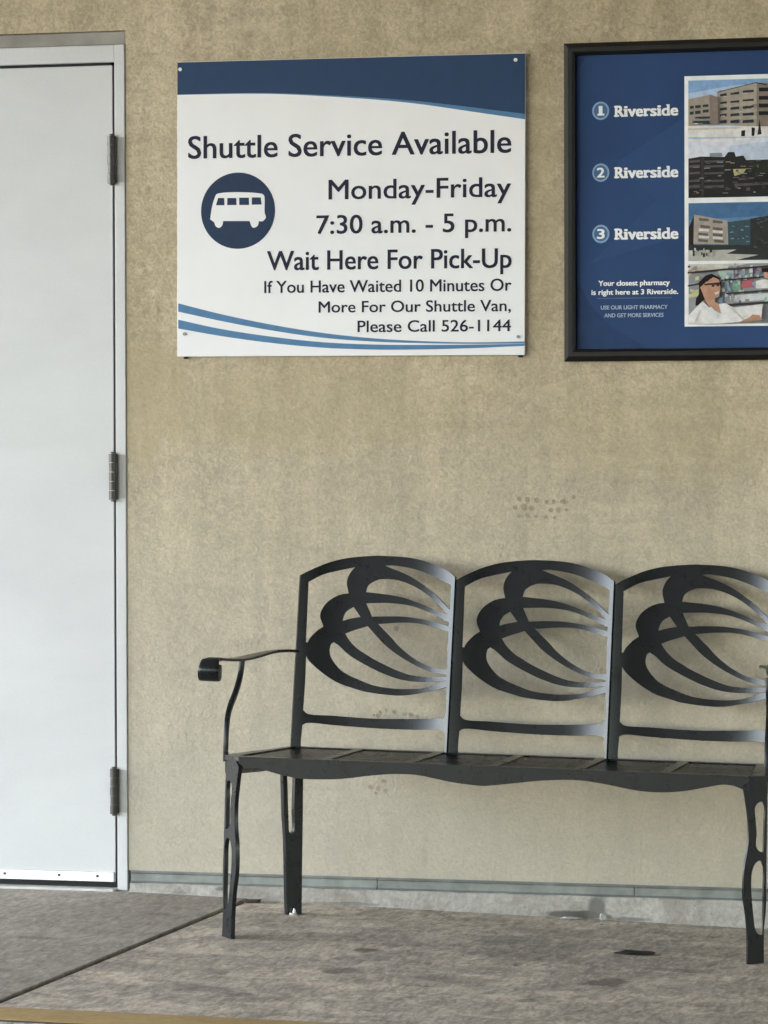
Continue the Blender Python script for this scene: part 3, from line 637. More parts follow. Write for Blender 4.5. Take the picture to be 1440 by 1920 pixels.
tag(mesh_obj("pavement_joint", bm, M_("joint_dirt", (0.035, 0.031, 0.026), 0.95, var=0.3)), kind="structure")

def kerb_material():
    m, nt, b = new_mat("worn_yellow_kerb_paint")
    v = coords(nt)
    f = noise(nt, v, 6.0, 7, 0.7, 0.4)
    col = ramp(nt, f, [(0.3, (0.34, 0.225, 0.085)), (0.6, (0.43, 0.30, 0.13)), (0.72, (0.33, 0.29, 0.22))])
    g = noise(nt, v, 60.0, 4, 0.7)
    col = mix(nt, 0.5, col, ramp(nt, g, [(0.3, (0.38, 0.38, 0.38)), (0.7, (0.62, 0.62, 0.62))]), 'OVERLAY')
    nt.links.new(col, b.inputs['Base Color']); b.inputs['Roughness'].default_value = 0.8
    bump(nt, b, g, 0.4, 0.003)
    return m
KERBM = kerb_material()
KFACE = concrete_material("kerb_concrete", (0.30, 0.29, 0.275), (0.40, 0.39, 0.37), (0.26, 0.25, 0.23), [], (1, 1, 3))
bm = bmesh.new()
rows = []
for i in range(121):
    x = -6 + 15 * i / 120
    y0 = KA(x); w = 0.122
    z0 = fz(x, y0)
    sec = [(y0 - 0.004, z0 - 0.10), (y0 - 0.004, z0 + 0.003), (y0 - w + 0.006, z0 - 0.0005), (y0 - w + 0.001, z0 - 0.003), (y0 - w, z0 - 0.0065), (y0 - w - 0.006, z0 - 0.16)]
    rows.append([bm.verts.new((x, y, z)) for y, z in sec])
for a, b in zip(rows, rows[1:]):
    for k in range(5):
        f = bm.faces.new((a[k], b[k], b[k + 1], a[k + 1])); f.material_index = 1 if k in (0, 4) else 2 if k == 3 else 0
tag(mesh_obj("kerb", bm, [KERBM, KFACE, M_("kerb_dark_edge", (0.06, 0.055, 0.05), 0.9, var=0.3)], None, 50), kind="structure")  # dark material on the narrow strip along the kerb edge
ROAD = concrete_material("lane_asphalt", (0.045, 0.045, 0.046), (0.070, 0.069, 0.068), (0.055, 0.053, 0.05), [], (0.6, 0.6, 1))
bm = bmesh.new()
vs = [bm.verts.new(p) for p in ((-6.0, -1.0, -1.10), (60, -1.0, -1.10), (60, -80, -1.10), (-6.0, -80, -1.10))]
bm.faces.new(vs)
tag(mesh_obj("road", bm, ROAD), kind="structure")
bm = bmesh.new()
vs = [bm.verts.new(p) for p in ((-900, 900, -1.13), (900, 900, -1.13), (900, -900, -1.13), (-900, -900, -1.13))]
bm.faces.new(vs)
tag(mesh_obj("ground", bm, M_("far_ground", (0.30, 0.285, 0.26), 0.9)), kind="structure")

# ------------------------------------------------------------------ white metal door
door = empty("metal_door", Matrix.Translation((-1.18, 0.0, -0.95)))
tag(door, "white painted metal door with three steel hinges in the tan wall", "door")
def dchild(name, bm, mat, parent=None, smooth=None):
    o = mesh_obj(name, bm, mat, parent or door, smooth)
    if parent is None: o.matrix_parent_inverse = door.matrix_world.inverted()
    return o
LX1 = -0.6985                                   # hinge edge of the leaf
bm = bmesh.new()
box(bm, -1.63, LX1, 0.006, 0.05, -0.929, 1.113, 0.002)
leaf = dchild("door_leaf", bm, DOOR)
bm = bmesh.new()                                # frame: right jamb, left jamb, head
box(bm, -0.6905, -0.6635, -0.004, 0.16, -0.948, 1.1625, 0.002)
box(bm, -1.739, -1.637, -0.004, 0.16, -0.948, 1.1625, 0.002)
box(bm, -1.6372, -0.6903, -0.0035, 0.16, 1.1195, 1.1625, 0.002)
dchild("door_frame", bm, DOOR)
bm = bmesh.new(); box(bm, -1.75, -0.60, 0.052, 0.10, -0.95, 1.13)
dchild("door_stop", bm, BLACK)
bm = bmesh.new(); box(bm, -1.7385, -0.6645, 0.010, 0.15, 1.1635, 1.1975, 0.003)
dchild("head_filler", bm, PUTTY)
bm = bmesh.new(); box(bm, -1.63, LX1 - 0.002, -0.003, 0.0055, -0.9275, -0.9035, 0.0015)
sweep_o = dchild("door_sweep", bm, ALU)
for sx in (-0.743, -0.845, -0.99, -1.14, -1.29, -1.44):
    bm = bmesh.new(); cyl(bm, (sx, -0.0055, -0.9135), 'y', 0.0035, 0.003, 12)
    mesh_obj("screw", bm, DARKSTEEL, sweep_o)
bm = bmesh.new()
for x0, x1, ga, gb in ((-0.703, -0.688, -0.935, 1.122), (-1.64, -0.688, 1.108, 1.122)): box(bm, x0, x1, 0.0075, 0.051, ga, gb)
dchild("gap_shade_fill", bm, BLACK)  # black fill put in the leaf gaps to stand for their shade
bm = bmesh.new(); box(bm, -1.637, -0.6925, 0.012, 0.051, -0.9425, -0.9285)
dchild("sweep_gap", bm, BLACK)
bm = bmesh.new(); box(bm, -1.70, -0.6925, -0.030, 0.15, -0.985, -0.9425, 0.003)
dchild("threshold", bm, M_("threshold_concrete", (0.56, 0.55, 0.52), 0.7, var=0.2, scale=14))
for zt, zb_ in ((0.936, 0.816), (0.145, 0.029), (-0.642, -0.756)):
    bm = bmesh.new()
    box(bm, -0.6895, -0.6645, -0.0052, -0.0042, zb_ + 0.004, zt - 0.004)       # leaf screwed on the jamb
    hg = dchild("hinge", bm, M_("shaded_hinge_plate", (0.36, 0.36, 0.345), 0.5))  # grey plate, with the shade beside the knuckle put into its colour
    bm = bmesh.new(); box(bm, -0.694, -0.684, -0.0105, -0.0043, zb_ + 0.002, zt - 0.002, 0.001)
    mesh_obj("hinge_flange", bm, DARKSTEEL, hg)
    bm = bmesh.new()
    h = (zt - zb_) / 5
    for k in range(5):
        cyl(bm, (-0.6960, -0.0115, zb_ + k * h + 0.0006), 'z', 0.0098 if k % 2 == 0 else 0.0092, h - 0.0012, 20)
    cyl(bm, (-0.6960, -0.0115, zt), 'z', 0.0052, 0.004, 16); cyl(bm, (-0.6960, -0.0115, zb_ - 0.004), 'z', 0.0052, 0.004, 16)
    mesh_obj("knuckle", bm, DARKSTEEL, hg, 35)

# ------------------------------------------------------------------ lettering
def text_mesh(name, s, x0, x1, base, cap, mat, parent, y, weight=0.0, capref="H", centre=False, spacing=1.0):
    """one line of type scaled to run from x0 to x1 with the given capital height"""
    cu = bpy.data.curves.new(name, 'FONT')
    cu.body = s; cu.size = 1.0; cu.resolution_u = 4; cu.space_character = spacing
    cu.dimensions = '2D'; cu.fill_mode = 'FRONT'
    tmp = bpy.data.objects.new(name, cu); COL.objects.link(tmp)
    ref = bpy.data.curves.new("ref", 'FONT'); ref.body = capref; ref.size = 1.0
    rto = bpy.data.objects.new("ref", ref); COL.objects.link(rto)
    dg = bpy.context.evaluated_depsgraph_get()
    me = bpy.data.meshes.new_from_object(tmp.evaluated_get(dg))
    rm = bpy.data.meshes.new_from_object(rto.evaluated_get(dg))
    ch = max(v.co.y for v in rm.vertices)
    xs = [v.co.x for v in me.vertices]; a, b = min(xs), max(xs)
    sx = (x1 - x0) / (b - a); sz = cap / ch
    for v in me.vertices:
        v.co = Vector((x0 + (v.co.x - a) * sx, y, base + v.co.y * sz))
    bpy.data.objects.remove(tmp); bpy.data.objects.remove(rto)
    bpy.data.curves.remove(cu); bpy.data.curves.remove(ref); bpy.data.meshes.remove(rm)
    if weight:                                  # heavier strokes: the same outline laid again a hair to each side
        b3 = bmesh.new(); b3.from_mesh(me)
        base_v = [v.co.copy() for v in b3.verts]; base_f = [[v.index for v in f.verts] for f in b3.faces]
        d = weight * cap
        for n, (ox, oz) in enumerate(((d, d * .55), (-d, d * .55), (d, -d * .55), (-d, -d * .55))):
            nv = [b3.verts.new(c + Vector((ox, -0.00003 * (n + 1), oz))) for c in base_v]
            for f in base_f: b3.faces.new([nv[i] for i in f])
        b3.to_mesh(me); b3.free()
    me.name = name; me.materials.clear(); me.materials.append(mat)
    return link(bpy.data.objects.new(name, me), parent)

# ------------------------------------------------------------------ shuttle sign
sign = empty("shuttle_sign", Matrix.Translation((-0.5262, -0.0115, 0.3845)) @ Matrix.Rotation(R(0.25), 4, 'Y'))
tag(sign, "white panel sign with navy top band announcing the shuttle service", "sign")
SW, SH = 0.882, 0.729
bm = bmesh.new(); box(bm, 0, SW, 0, 0.006, 0, SH, 0.0012)
mesh_obj("board", bm, SIGNW, sign)
def curve_pts(p): return spline(p, 6)
bm = bmesh.new(); poly_flat(bm, curve_pts(SIGN_NAVY) + [(SW, SH - 0.001), (0.0006, SH - 0.001)], -0.0005)
for v in bm.verts: v.co.x = min(max(v.co.x, 0.0006), SW - 0.0006)
mesh_obj("header_band", bm, NAVY, sign)
def ribbon(name, top, bot, mat, y):
    bm = bmesh.new(); a = [bm.verts.new((min(max(x, .0006), SW - .0006), y, z)) for x, z in curve_pts(top)]
    b = [bm.verts.new((min(max(x, .0006), SW - .0006), y, z)) for x, z in curve_pts(bot)]
    for i in range(len(a) - 1): bm.faces.new((a[i], b[i], b[i + 1], a[i + 1]))
    mesh_obj(name, bm, mat, sign)
ribbon("header_stripe", SIGN_NAVY, SIGN_STRIPE, BLUE, -0.0003)
ribbon("swoosh", SIGN_AT, SIGN_AB, BLUE, -0.0004)
ribbon("swoosh", SIGN_BT, SIGN_BB, BLUE, -0.0004)
LINES = [("Shuttle Service Available", 0.0293, 0.8468, 0.4898, 0.0546, .018), ("Monday-Friday", 0.3899, 0.8464, 0.3835, 0.0473, .016),
         ("7:30 a.m. - 5 p.m.", 0.359, 0.8471, 0.2996, 0.0445, .018), ("Wait Here For Pick-Up", 0.2332, 0.8479, 0.2118, 0.0464, .020),
         ("If You Have Waited 10 Minutes Or", 0.2257, 0.8483, 0.1558, 0.0291, .018), ("More For Our Shuttle Van,", 0.3647, 0.8469, 0.1066, 0.0272, .018),
         ("Please Call 526-1144", 0.4637, 0.8473, 0.0581, 0.0276, .018)]
for s, a, b, z, c, w in LINES:
    text_mesh("lettering", s, a, b, z, c, INK, sign, -0.0006, w)
bm = bmesh.new(); disc(bm, 0.1573, 0.3592, 0.0954, 0.0940, -0.0005, 72)
emb = mesh_obj("round_emblem", bm, EMBLEM, sign)
bm = bmesh.new(); poly_flat(bm, smooth_loop(SIGN_BODY, 0.004, 60), -0.0010)
bus = mesh_obj("bus_silhouette", bm, SIGNW, emb)
for wdw in (SIGN_W1, SIGN_W2, SIGN_W3, SIGN_W4):
    bm = bmesh.new(); poly_flat(bm, wdw, -0.0014)
    mesh_obj("bus_window", bm, EMBLEM, emb)
for (x, z, mt) in ((0.0085, 0.7105, "w"), (0.858, 0.7127, "w"), (0.0195, 0.0561, "g"), (0.8661, 0.0444, "g")):
    bm = bmesh.new(); cyl(bm, (x, -0.004, z), 'y', 0.0046 if mt == "w" else 0.004, 0.0045, 16)
    mesh_obj("screw", bm, M_("white_screw_cap", (0.8, 0.8, 0.74), 0.4) if mt == "w" else M_("grey_screw", (0.22, 0.21, 0.22), 0.4, 0.5), sign)
for x in (0.021, 0.870):
    bm = bmesh.new(); box(bm, x - 0.005, x + 0.005, 0.001, 0.0085, -0.0055, -0.0002, 0.001)
    mesh_obj("mounting_clip", bm, BLACK, sign)

# ------------------------------------------------------------------ framed poster
poster = empty("framed_poster", Matrix.Translation((0.454, 0.0, 0.364)))
tag(poster, "black framed navy poster of numbered buildings on the tan wall", "poster")
PW, PH = 0.98, 0.765
bm = bmesh.new()                                # mitred moulding: outer bevel, flat face, deep inner lip
def ring_pts(d, y): return [bm.verts.new(p) for p in ((d, y, d), (PW - d, y, d), (PW - d, y, PH - d), (d, y, PH - d))]
secs = [ring_pts(0.0, -0.0005), ring_pts(0.0, -0.014), ring_pts(0.012, -0.026), ring_pts(0.022, -0.026), ring_pts(0.0285, -0.020), ring_pts(0.0295, -0.004)]
for a, b in zip(secs, secs[1:]):
    for k in range(4): bm.faces.new((a[k], a[(k + 1) % 4], b[(k + 1) % 4], b[k]))
mesh_obj("frame", bm, FRAMEB, poster)
def poster_blue():
    m, nt, b = new_mat("poster_blue_print")
    v = coords(nt)
    f = noise(nt, v, 3.0, 3)
    col = ramp(nt, f, [(0.3, (0.020, 0.050, 0.140)), (0.7, (0.028, 0.068, 0.180))])
    nt.links.new(col, b.inputs['Base Color']); b.inputs['Roughness'].default_value = 0.5; b.inputs['Specular IOR Level'].default_value = 0.15
    return m
bm = bmesh.new(); box(bm, 0.0297, PW - 0.0297, -0.0075, -0.001, 0.0297, PH - 0.0297)
mesh_obj("poster_sheet", bm, poster_blue(), poster)
F = -0.0080
bm = bmesh.new()                                # faint angular shapes printed into the blue
poly_flat(bm, [(0.125, 0.475), (0.2915, 0.58), (0.2915, 0.352), (0.225, 0.385)], F)
mesh_obj("printed_facet", bm, M_("poster_blue_light", (0.028, 0.070, 0.180), 0.5, spec=0.15, var=0.04), poster)
bm = bmesh.new()
poly_flat(bm, [(0.06, 0.235), (0.225, 0.385), (0.2915, 0.435), (0.2915, 0.30)], F - 0.0001)
mesh_obj("printed_facet", bm, M_("poster_blue_light", (0.028, 0.070, 0.180), 0.5, spec=0.15, var=0.04), poster)
bm = bmesh.new()
poly_flat(bm, [(0.0302, 0.735), (0.0302, 0.70), (0.055, 0.735)], F)
mesh_obj("printed_facet", bm, M_("poster_blue_dark", (0.020, 0.048, 0.130), 0.5, spec=0.15), poster)
bm = bmesh.new()
poly_flat(bm, [(0.0302, 0.20), (0.0302, 0.0302), (0.20, 0.0302), (0.105, 0.09), (0.06, 0.14)], F - 0.0001)
mesh_obj("printed_facet", bm, M_("poster_blue_dark", (0.020, 0.048, 0.130), 0.5, spec=0.15), poster)

WHITE = M_("print_white", (0.84, 0.86, 0.88), 0.45)
PALE = M_("print_pale_blue", (0.34, 0.45, 0.60), 0.45)
RING = M_("badge_ring", (0.22, 0.37, 0.56), 0.45)
BADGE = M_("badge_blue", (0.045, 0.13, 0.27), 0.45)

def slab_word(x0, x1, base, cap, y):
    """the heavy slab-serif heading, letter by letter with square serifs, as one mesh"""
    W_ = x1 - x0; xh = cap * 0.70; t = cap * 0.15
    parts = [("R", .022, .150), ("i", .165, .203), ("v", .226, .338), ("e", .350, .448), ("r", .478, .562), ("s", .575, .662), ("i", .688, .726), ("d", .752, .862), ("e", .890, .996)]
    bm = bmesh.new()
    for n, (ch, a, b) in enumerate(parts):
        o = text_mesh("letter", ch, x0 + a * W_, x0 + b * W_, base, cap, WHITE, None, y, 0.055, "R")
        bm.from_mesh(o.data); me = o.data; bpy.data.objects.remove(o); bpy.data.meshes.remove(me)
    def bar(a, b, z): poly_flat(bm, [(x0 + a * W_, z), (x0 + b * W_, z), (x0 + b * W_, z + t), (x0 + a * W_, z + t)], y - 0.0003)
    bar(0, .080, base); bar(.115, .168, base); bar(0, .05, base + cap - t)
    bar(.150, .216, base); bar(.150, .18, base + xh - t)
    bar(.216, .262, base + xh - t); bar(.300, .346, base + xh - t)
    bar(.458, .532, base); bar(.458, .49, base + xh - t)
    bar(.672, .742, base); bar(.672, .70, base + xh - t)
    bar(.845, .884, base); bar(.820, .850, base + cap * 1.04 - t)
    mesh_obj("lettering", bm, WHITE, poster)
for k, (zc, zb_) in enumerate(((0.6017, 0.5866), (0.4533, 0.4394), (0.3061, 0.2922))):
    bm = bmesh.new(); disc(bm, 0.0888, zc, 0.0208, 0.0220, F - 0.0004, 40)
    bd = mesh_obj("number_badge", bm, RING, poster)
    bm = bmesh.new(); disc(bm, 0.0888, zc, 0.0165, 0.0176, F - 0.0008, 40)
    mesh_obj("badge_centre", bm, BADGE, bd)
    num = "123"[k]; w = (0.0040, 0.0085, 0.0085)[k]
    nm = text_mesh("numeral", num, 0.0888 - w, 0.0888 + w, zc - 0.0112, 0.0225, WHITE, bd, F - 0.0012, 0.025 if num == "1" else 0.045, num)
    if num == "1":
        b2 = bmesh.new(); b2.from_mesh(nm.data); poly_flat(b2, [(0.0810, zc - 0.0115), (0.0980, zc - 0.0115), (0.0980, zc - 0.0070), (0.0810, zc - 0.0070)], F - 0.0014); b2.to_mesh(nm.data); b2.free()
    slab_word(0.1215, 0.2765, zb_, 0.0255, F - 0.0004)
for s, a, b, z, c, mt, w in (("Your closest pharmacy", 0.0831, 0.2559, 0.1815, 0.0120, WHITE, .05), ("is right here at 3 Riverside.", 0.0659, 0.2762, 0.1600, 0.0118, WHITE, .05),
                             ("USE OUR LIGHT PHARMACY", 0.0886, 0.2507, 0.1245, 0.0090, PALE, .04), ("AND GET MORE SERVICES", 0.0972, 0.2409, 0.1055, 0.0090, PALE, .04)):
    text_mesh("lettering", s, a, b, z, c, mt, poster, F - 0.0004, w)
bm = bmesh.new(); poly_flat(bm, [(0.0788, 0.1500), (0.2609, 0.1500), (0.2609, 0.1522), (0.0788, 0.1522)], F - 0.0004)
mesh_obj("printed_rule", bm, M_("rule_blue", (0.07, 0.13, 0.24), 0.45), poster)

# white mount and the four printed photographs
X0, X1 = 0.3018, 0.560
bm = bmesh.new(); poly_flat(bm, [(0.2922, 0.0812), (X1 + 0.01, 0.0812), (X1 + 0.01, 0.6785), (0.2922, 0.6785)], F - 0.0004)
mesh_obj("white_mount", bm, WHITE, poster)
PC = {"stone": (0.42, 0.37, 0.31), "stone2": (0.35, 0.30, 0.255), "stone3": (0.25, 0.205, 0.175), "glass": (0.035, 0.05, 0.055), "glass2": (0.02, 0.02, 0.022), "snow": (0.74, 0.73, 0.72), "snow2": (0.58, 0.56, 0.52),
      "sky1": (0.24, 0.40, 0.66), "sky1b": (0.42, 0.55, 0.74), "sky2": (0.66, 0.69, 0.78), "sky2b": (0.52, 0.60, 0.74), "dark": (0.028, 0.027, 0.028), "dark2": (0.045, 0.045, 0.047), "band": (0.10, 0.09, 0.095), "roof": (0.22, 0.27, 0.29), "yellow": (0.50, 0.45, 0.22), "green": (0.03, 0.035, 0.025),
      "sky3": (0.07, 0.16, 0.31), "sky3b": (0.13, 0.24, 0.40), "side": (0.025, 0.02, 0.025), "pinkstone": (0.38, 0.33, 0.29), "win": (0.13, 0.12, 0.11), "lit": (0.66, 0.66, 0.64), "teal": (0.05, 0.085, 0.10), "dk": (0.035, 0.04, 0.04), "earth": (0.46, 0.46, 0.42),
      "shelves": (0.30, 0.31, 0.33), "shelf": (0.05, 0.045, 0.045), "mint": (0.46, 0.60, 0.53), "purple": (0.22, 0.13, 0.27), "jade": (0.24, 0.48, 0.36), "red": (0.46, 0.14, 0.17), "bluebox": (0.28, 0.36, 0.48), "ybox": (0.60, 0.58, 0.34), "wbox": (0.62, 0.66, 0.68),
      "hair": (0.018, 0.013, 0.013), "skin": (0.50, 0.29, 0.20), "spec": (0.05, 0.03, 0.025), "coat": (0.72, 0.71, 0.72), "hand": (0.48, 0.26, 0.18)}
def photograph(z0, z1, layers):
    """printed picture: backing plus cut shapes, clipped to the picture edges"""
    keys = []
    bm = bmesh.new()
    for i, (mk, pts) in enumerate(layers):
        if mk not in keys: keys.append(mk)
        pts = [(min(max(x if x < 0.4912 else X1, X0), X1), min(max(z, z0), z1)) for x, z in pts]
        cl = [p for k, p in enumerate(pts) if (Vector(p) - Vector(pts[k - 1])).length > 1e-5]
        if len(cl) < 3: continue
        poly_flat(bm, cl, F - 0.0007 - 0.00012 * i, keys.index(mk))
    mesh_obj("photograph", bm, [M_("print_" + k, PC[k], 0.5, spec=0.1, var=0.14, scale=70) for k in keys], poster)
def rect(z0, z1, x0=X0, x1=X1): return [(x0, z0), (x1, z0), (x1, z1), (x0, z1)]
def named(key, table):
    return [(table[n], p) for n, p in PHOTO_ART[key] if n in table]
rp = random.Random(21)
def specks(n, mks, x0, x1, z0, z1, w, hgt):
    """small printed detail scattered over part of a picture"""
    out = []
    for _ in range(n):
        x = rp.uniform(x0, x1); z = rp.uniform(z0, z1); a = rp.uniform(.4, 1) * w; b = rp.uniform(.4, 1) * hgt; q = rp.uniform(-.15, .25) * b
        out.append((rp.choice(mks), [(x, z), (x + a, z + q), (x + a * .95, z + q + b), (x + a * .03, z + b)]))
    return out
photograph(0.5285, 0.6679, [("sky1b", rect(0.5285, 0.6679)), ("sky1", [(X0, 0.6679), (X1, 0.6679), (X1, 0.652), (0.42, 0.655), (X0, 0.638)])] +
           named("photo1", dict(L="stone2", R="stone", Rs="stone3", lw="glass", w="glass", ws="glass2", ground="snow", hedge="snow2")) +
           named("photo1", dict(p1="glass2", p2="glass2", tree="green")) +
           specks(16, ["stone3", "stone", "snow2"], 0.375, 0.46, 0.565, 0.64, .012, .0022) + specks(10, ["roof", "snow"], 0.305, 0.36, 0.562, 0.575, .014, .003) +
           [("stone3", [(0.3542, 0.6331), (0.3742, 0.6259), (0.3742, 0.5614), (0.3555, 0.5608)]), ("dark", [(0.3717, 0.6384), (0.4659, 0.6589), (0.4659, 0.6572), (0.3717, 0.6370)]), ("dark", [(0.4659, 0.6589), (0.4905, 0.6535), (0.4905, 0.6510), (0.4659, 0.6565)])])
photograph(0.3881, 0.5285, [("sky2", rect(0.3881, 0.5285)), ("sky2b", [(0.40, 0.51), (X1, 0.525), (X1, 0.475), (0.40, 0.48)]), ("snow", [(X0, 0.5285), (0.47, 0.5285), (0.38, 0.520), (X0, 0.522)])] +
           named("photo2", dict(bld="dark", roofbox="roof", b="band", yel="yellow")) + [("dark2", [(0.3324, 0.484), (0.340, 0.484), (0.340, 0.39), (0.3324, 0.39)]), ("green", [(0.45, 0.47), (0.4916, 0.47), (0.4916, 0.445), (0.46, 0.44)])] +
           specks(46, ["band", "dark2", "roof", "stone3"], X0, 0.48, 0.392, 0.475, .016, .003) + specks(14, ["band", "green", "dark2"], 0.40, 0.485, 0.40, 0.46, .010, .008))
photograph(0.2376, 0.3756, [("sky3", rect(0.2376, 0.3756)), ("sky3b", [(X0, 0.335), (X1, 0.345), (X1, 0.29), (X0, 0.29)])] +
           named("photo3", dict(glass="teal", dark="dk", side="side", lit="pinkstone", w="win", lt="lit", ground="earth")) +
           specks(16, ["sky3b", "teal", "roof"], 0.40, 0.445, 0.278, 0.328, .010, .003) + specks(22, ["dark2", "teal", "band"], 0.452, 0.49, 0.265, 0.34, .010, .0035) + specks(14, ["dk", "snow2", "green"], X0, 0.36, 0.246, 0.264, .006, .009))
photograph(0.0868, 0.2300, [("shelves", rect(0.0868, 0.2300)), ("snow2", [(X0, 0.2300), (0.45, 0.2300), (0.374, 0.2168), (X0, 0.2112)])] +
           named("photo4", dict(boxg="mint", boxp="purple", boxgr="jade", boxr="red", boxb="bluebox", boxy="ybox", boxw="wbox", shelf="shelf")) +
           specks(70, ["wbox", "mint", "bluebox", "shelves", "purple", "jade", "wbox", "roof"], 0.375, 0.487, 0.134, 0.222, .010, .012) + specks(16, ["shelf", "ybox", "skin", "shelves"], X0, 0.335, 0.13, 0.222, .010, .010) +
           named("photo4", dict(shelf="shelf")) +
           named("photo4", dict(hair="hair", face="skin", p2hair="hair", p2face="skin", p2coat="coat")) + named("photo4", dict(glasses="spec", coat="coat", hand="hand")) +
           [("hand", [(0.352, 0.1742), (0.366, 0.170), (0.364, 0.150), (0.3671, 0.1472), (0.352, 0.146), (0.344, 0.160)]), ("hair", [(0.345, 0.192), (0.3605, 0.2061), (0.378, 0.192), (0.3605, 0.199), (0.350, 0.187)]),
            ("wbox", [(0.3655, 0.1600), (0.3775, 0.1640), (0.3765, 0.1585), (0.3700, 0.1560)]), ("hand", [(0.3745, 0.177), (0.3775, 0.178), (0.3815, 0.168), (0.3770, 0.167)]),
            ("spec", [(0.360, 0.1745), (0.3665, 0.1755), (0.3665, 0.179), (0.360, 0.179)]), ("spec", [(0.3715, 0.1758), (0.3775, 0.1765), (0.3775, 0.180), (0.3715, 0.180)]),
            ("wbox", [(0.3537, 0.1258), (0.3600, 0.1275), (0.3800, 0.104), (0.3740, 0.0990)]), ("snow2", [(0.330, 0.118), (0.334, 0.119), (0.322, 0.0900), (0.318, 0.0900)]), ("snow2", [(0.405, 0.123), (0.410, 0.124), (0.440, 0.096), (0.434, 0.095)])])

# ------------------------------------------------------------------ bench
BX = Vector((0.99765453, 0.06402534, -0.0242116))
BY = Vector((0, 0, 1)).cross(BX).normalized()
BZ = BX.cross(BY)
BM = Matrix(((BX.x, BY.x, BZ.x), (BX.y, BY.y, BZ.y), (BX.z, BY.z, BZ.z))).to_4x4()
BM.translation = Vector((-0.1917, -0.6440, -0.9692))
bench = empty("park_bench", BM)
tag(bench, "black cast metal bench with three leaf pattern back panels", "bench")
CXB = 0.6                                       # mirror axis of the bench

PITCH, HW = 0.384, 0.192
def back_y(z): return 0.43 + 0.165 * (z - 0.412)
def panel_fn(u, v, w):
    k = min(1.0, abs(u / HW))
    sag = 0.037 * (1 - k ** 4)
    sl = -0.037 * 4 * k ** 3 / HW * (1 if u > 0 else -1)
    nv = Vector((-sl, 1.0, -0.165)).normalized()
    return Vector((u, back_y(v) + sag, v)) + nv * w
bm = bmesh.new()
holes = [smooth_loop(h) for h in (HOLE_A, HOLE_B, HOLE_C, HOLE_D, HOLE_E, HOLE_F, HOLE_G, HOLE_H, HOLE_I, HOLE_J)]
out_pts = [(min(max(x, -HW + .0006), HW - .0006), z) for x, z in PANEL_OUT]
out_pts = [((-HW + .0006) if (x < -.175 and z < .82) else ((HW - .0006) if (x > .188) else x), z) for x, z in out_pts]
plate(bm, smooth_loop(out_pts), holes, panel_fn, -0.003, 0.0025, 0.0085)
pan = mesh_obj("back_panel", bm, BENCH, bench, 38)
pan.location = (0.222, 0, 0)
for k in (1, 2):
    p = pan.copy(); COL.objects.link(p); p.location = (0.222 + PITCH * k, 0, 0)

# seat: pierced plate with long slots between cross bars, falling slightly to the back
def seat_z(y): return 0.4215 - 0.028 * y
sx0, sx1 = -0.002, 1.175
seat_out = [(0.006, -0.004), (1.168, -0.004), (1.180, 0.002), (1.212, 0.036), (1.214, 0.046), (1.172, 0.445), (1.166, 0.452), (0.036, 0.452), (0.030, 0.445), (-0.041, 0.046), (-0.038, 0.036), (-0.006, 0.002)]
bars = [-0.01, 0.199, 0.394, 0.589, 0.784, 0.979, 1.187]
slots = []
for i in range(6):                              # one large opening per bay, round slats laid across it
    xa, xb = bars[i] + 0.012, bars[i + 1] - 0.012
    if i == 0: slots.append([(-0.002, 0.026), (xb, 0.026), (xb, 0.425), (0.040, 0.425), (0.004, 0.10)])
    elif i == 5: slots.append([(xa, 0.026), (1.176, 0.026), (1.170, 0.10), (1.150, 0.425), (xa, 0.425)])
    else: slots.append([(xa, 0.026), (xb, 0.026), (xb, 0.425), (xa, 0.425)])
bm = bmesh.new()
plate(bm, seat_out, slots, lambda u, v, w: Vector((u, v, seat_z(v) + w)), 0.0, -0.011)
seat = mesh_obj("seat", bm, BENCH, bench)
bm = bmesh.new()
y = 0.036
while y < 0.422:
    xl = 0.002 + 0.04 * y / 0.425; xr = 1.176 - 0.03 * y / 0.425
    z = seat_z(y) - 0.0075
    sweep(bm, [(Vector((xl, y, z)), Vector((0, 0.0075, 0)), Vector((0, 0, 0.0040))), (Vector((xr, y, z)), Vector((0, 0.0075, 0)), Vector((0, 0, 0.0040)))])
    y += 0.0205
mesh_obj("seat_slats", bm, BENCH, seat, 60)
bm = bmesh.new()                                # scalloped front apron
ap = [(0.004, 0.4205)] + [(0.004, 0.386)] + smooth_loop(APR, 0.01)[:0] + [tuple(p) for p in spline(APR[1:-1], 4)] + [(1.170, 0.388), (1.170, 0.4205)]
plate(bm, ap, [], lambda u, v, w: Vector((u, -0.005 + w, min(v, seat_z(0) - 0.0005))), 0.0, 0.009, 0.02)
mesh_obj("apron", bm, BENCH, bench)

A47 = R(47); ca, sa = math.cos(A47), math.sin(A47)
def front_leg(mirror):
    bm = bmesh.new()
    lo = smooth_loop([(x + (0.004 if x < 0.01 else 0.0025 if x > 0.045 else 0), z) for x, z in LEG], 0.006, 40)
    wid = lambda ap: [(x + (0.0015 if x > 0.04 else 0), z) for x, z in ap]
    def fn(u, v, w):
        c_, s_ = (math.cos(R(52)), math.sin(R(52))) if mirror else (ca, sa)
        p = Vector((1.173 + c_ * u + s_ * w, s_ * u - c_ * w, max(v, 0.0)))
        if mirror: p.x = 1.169 - p.x
        return p
    plate(bm, lo, [smooth_loop(wid(LA1), 0.005, 70), smooth_loop(wid(LA2), 0.005, 70)], fn, 0.0, -0.010 if mirror else -0.005, 0.012)
    # cap tying leg, apron and seat corner together
    return mesh_obj("front_leg", bm, BENCH, bench, 35)
front_leg(True); front_leg(False)
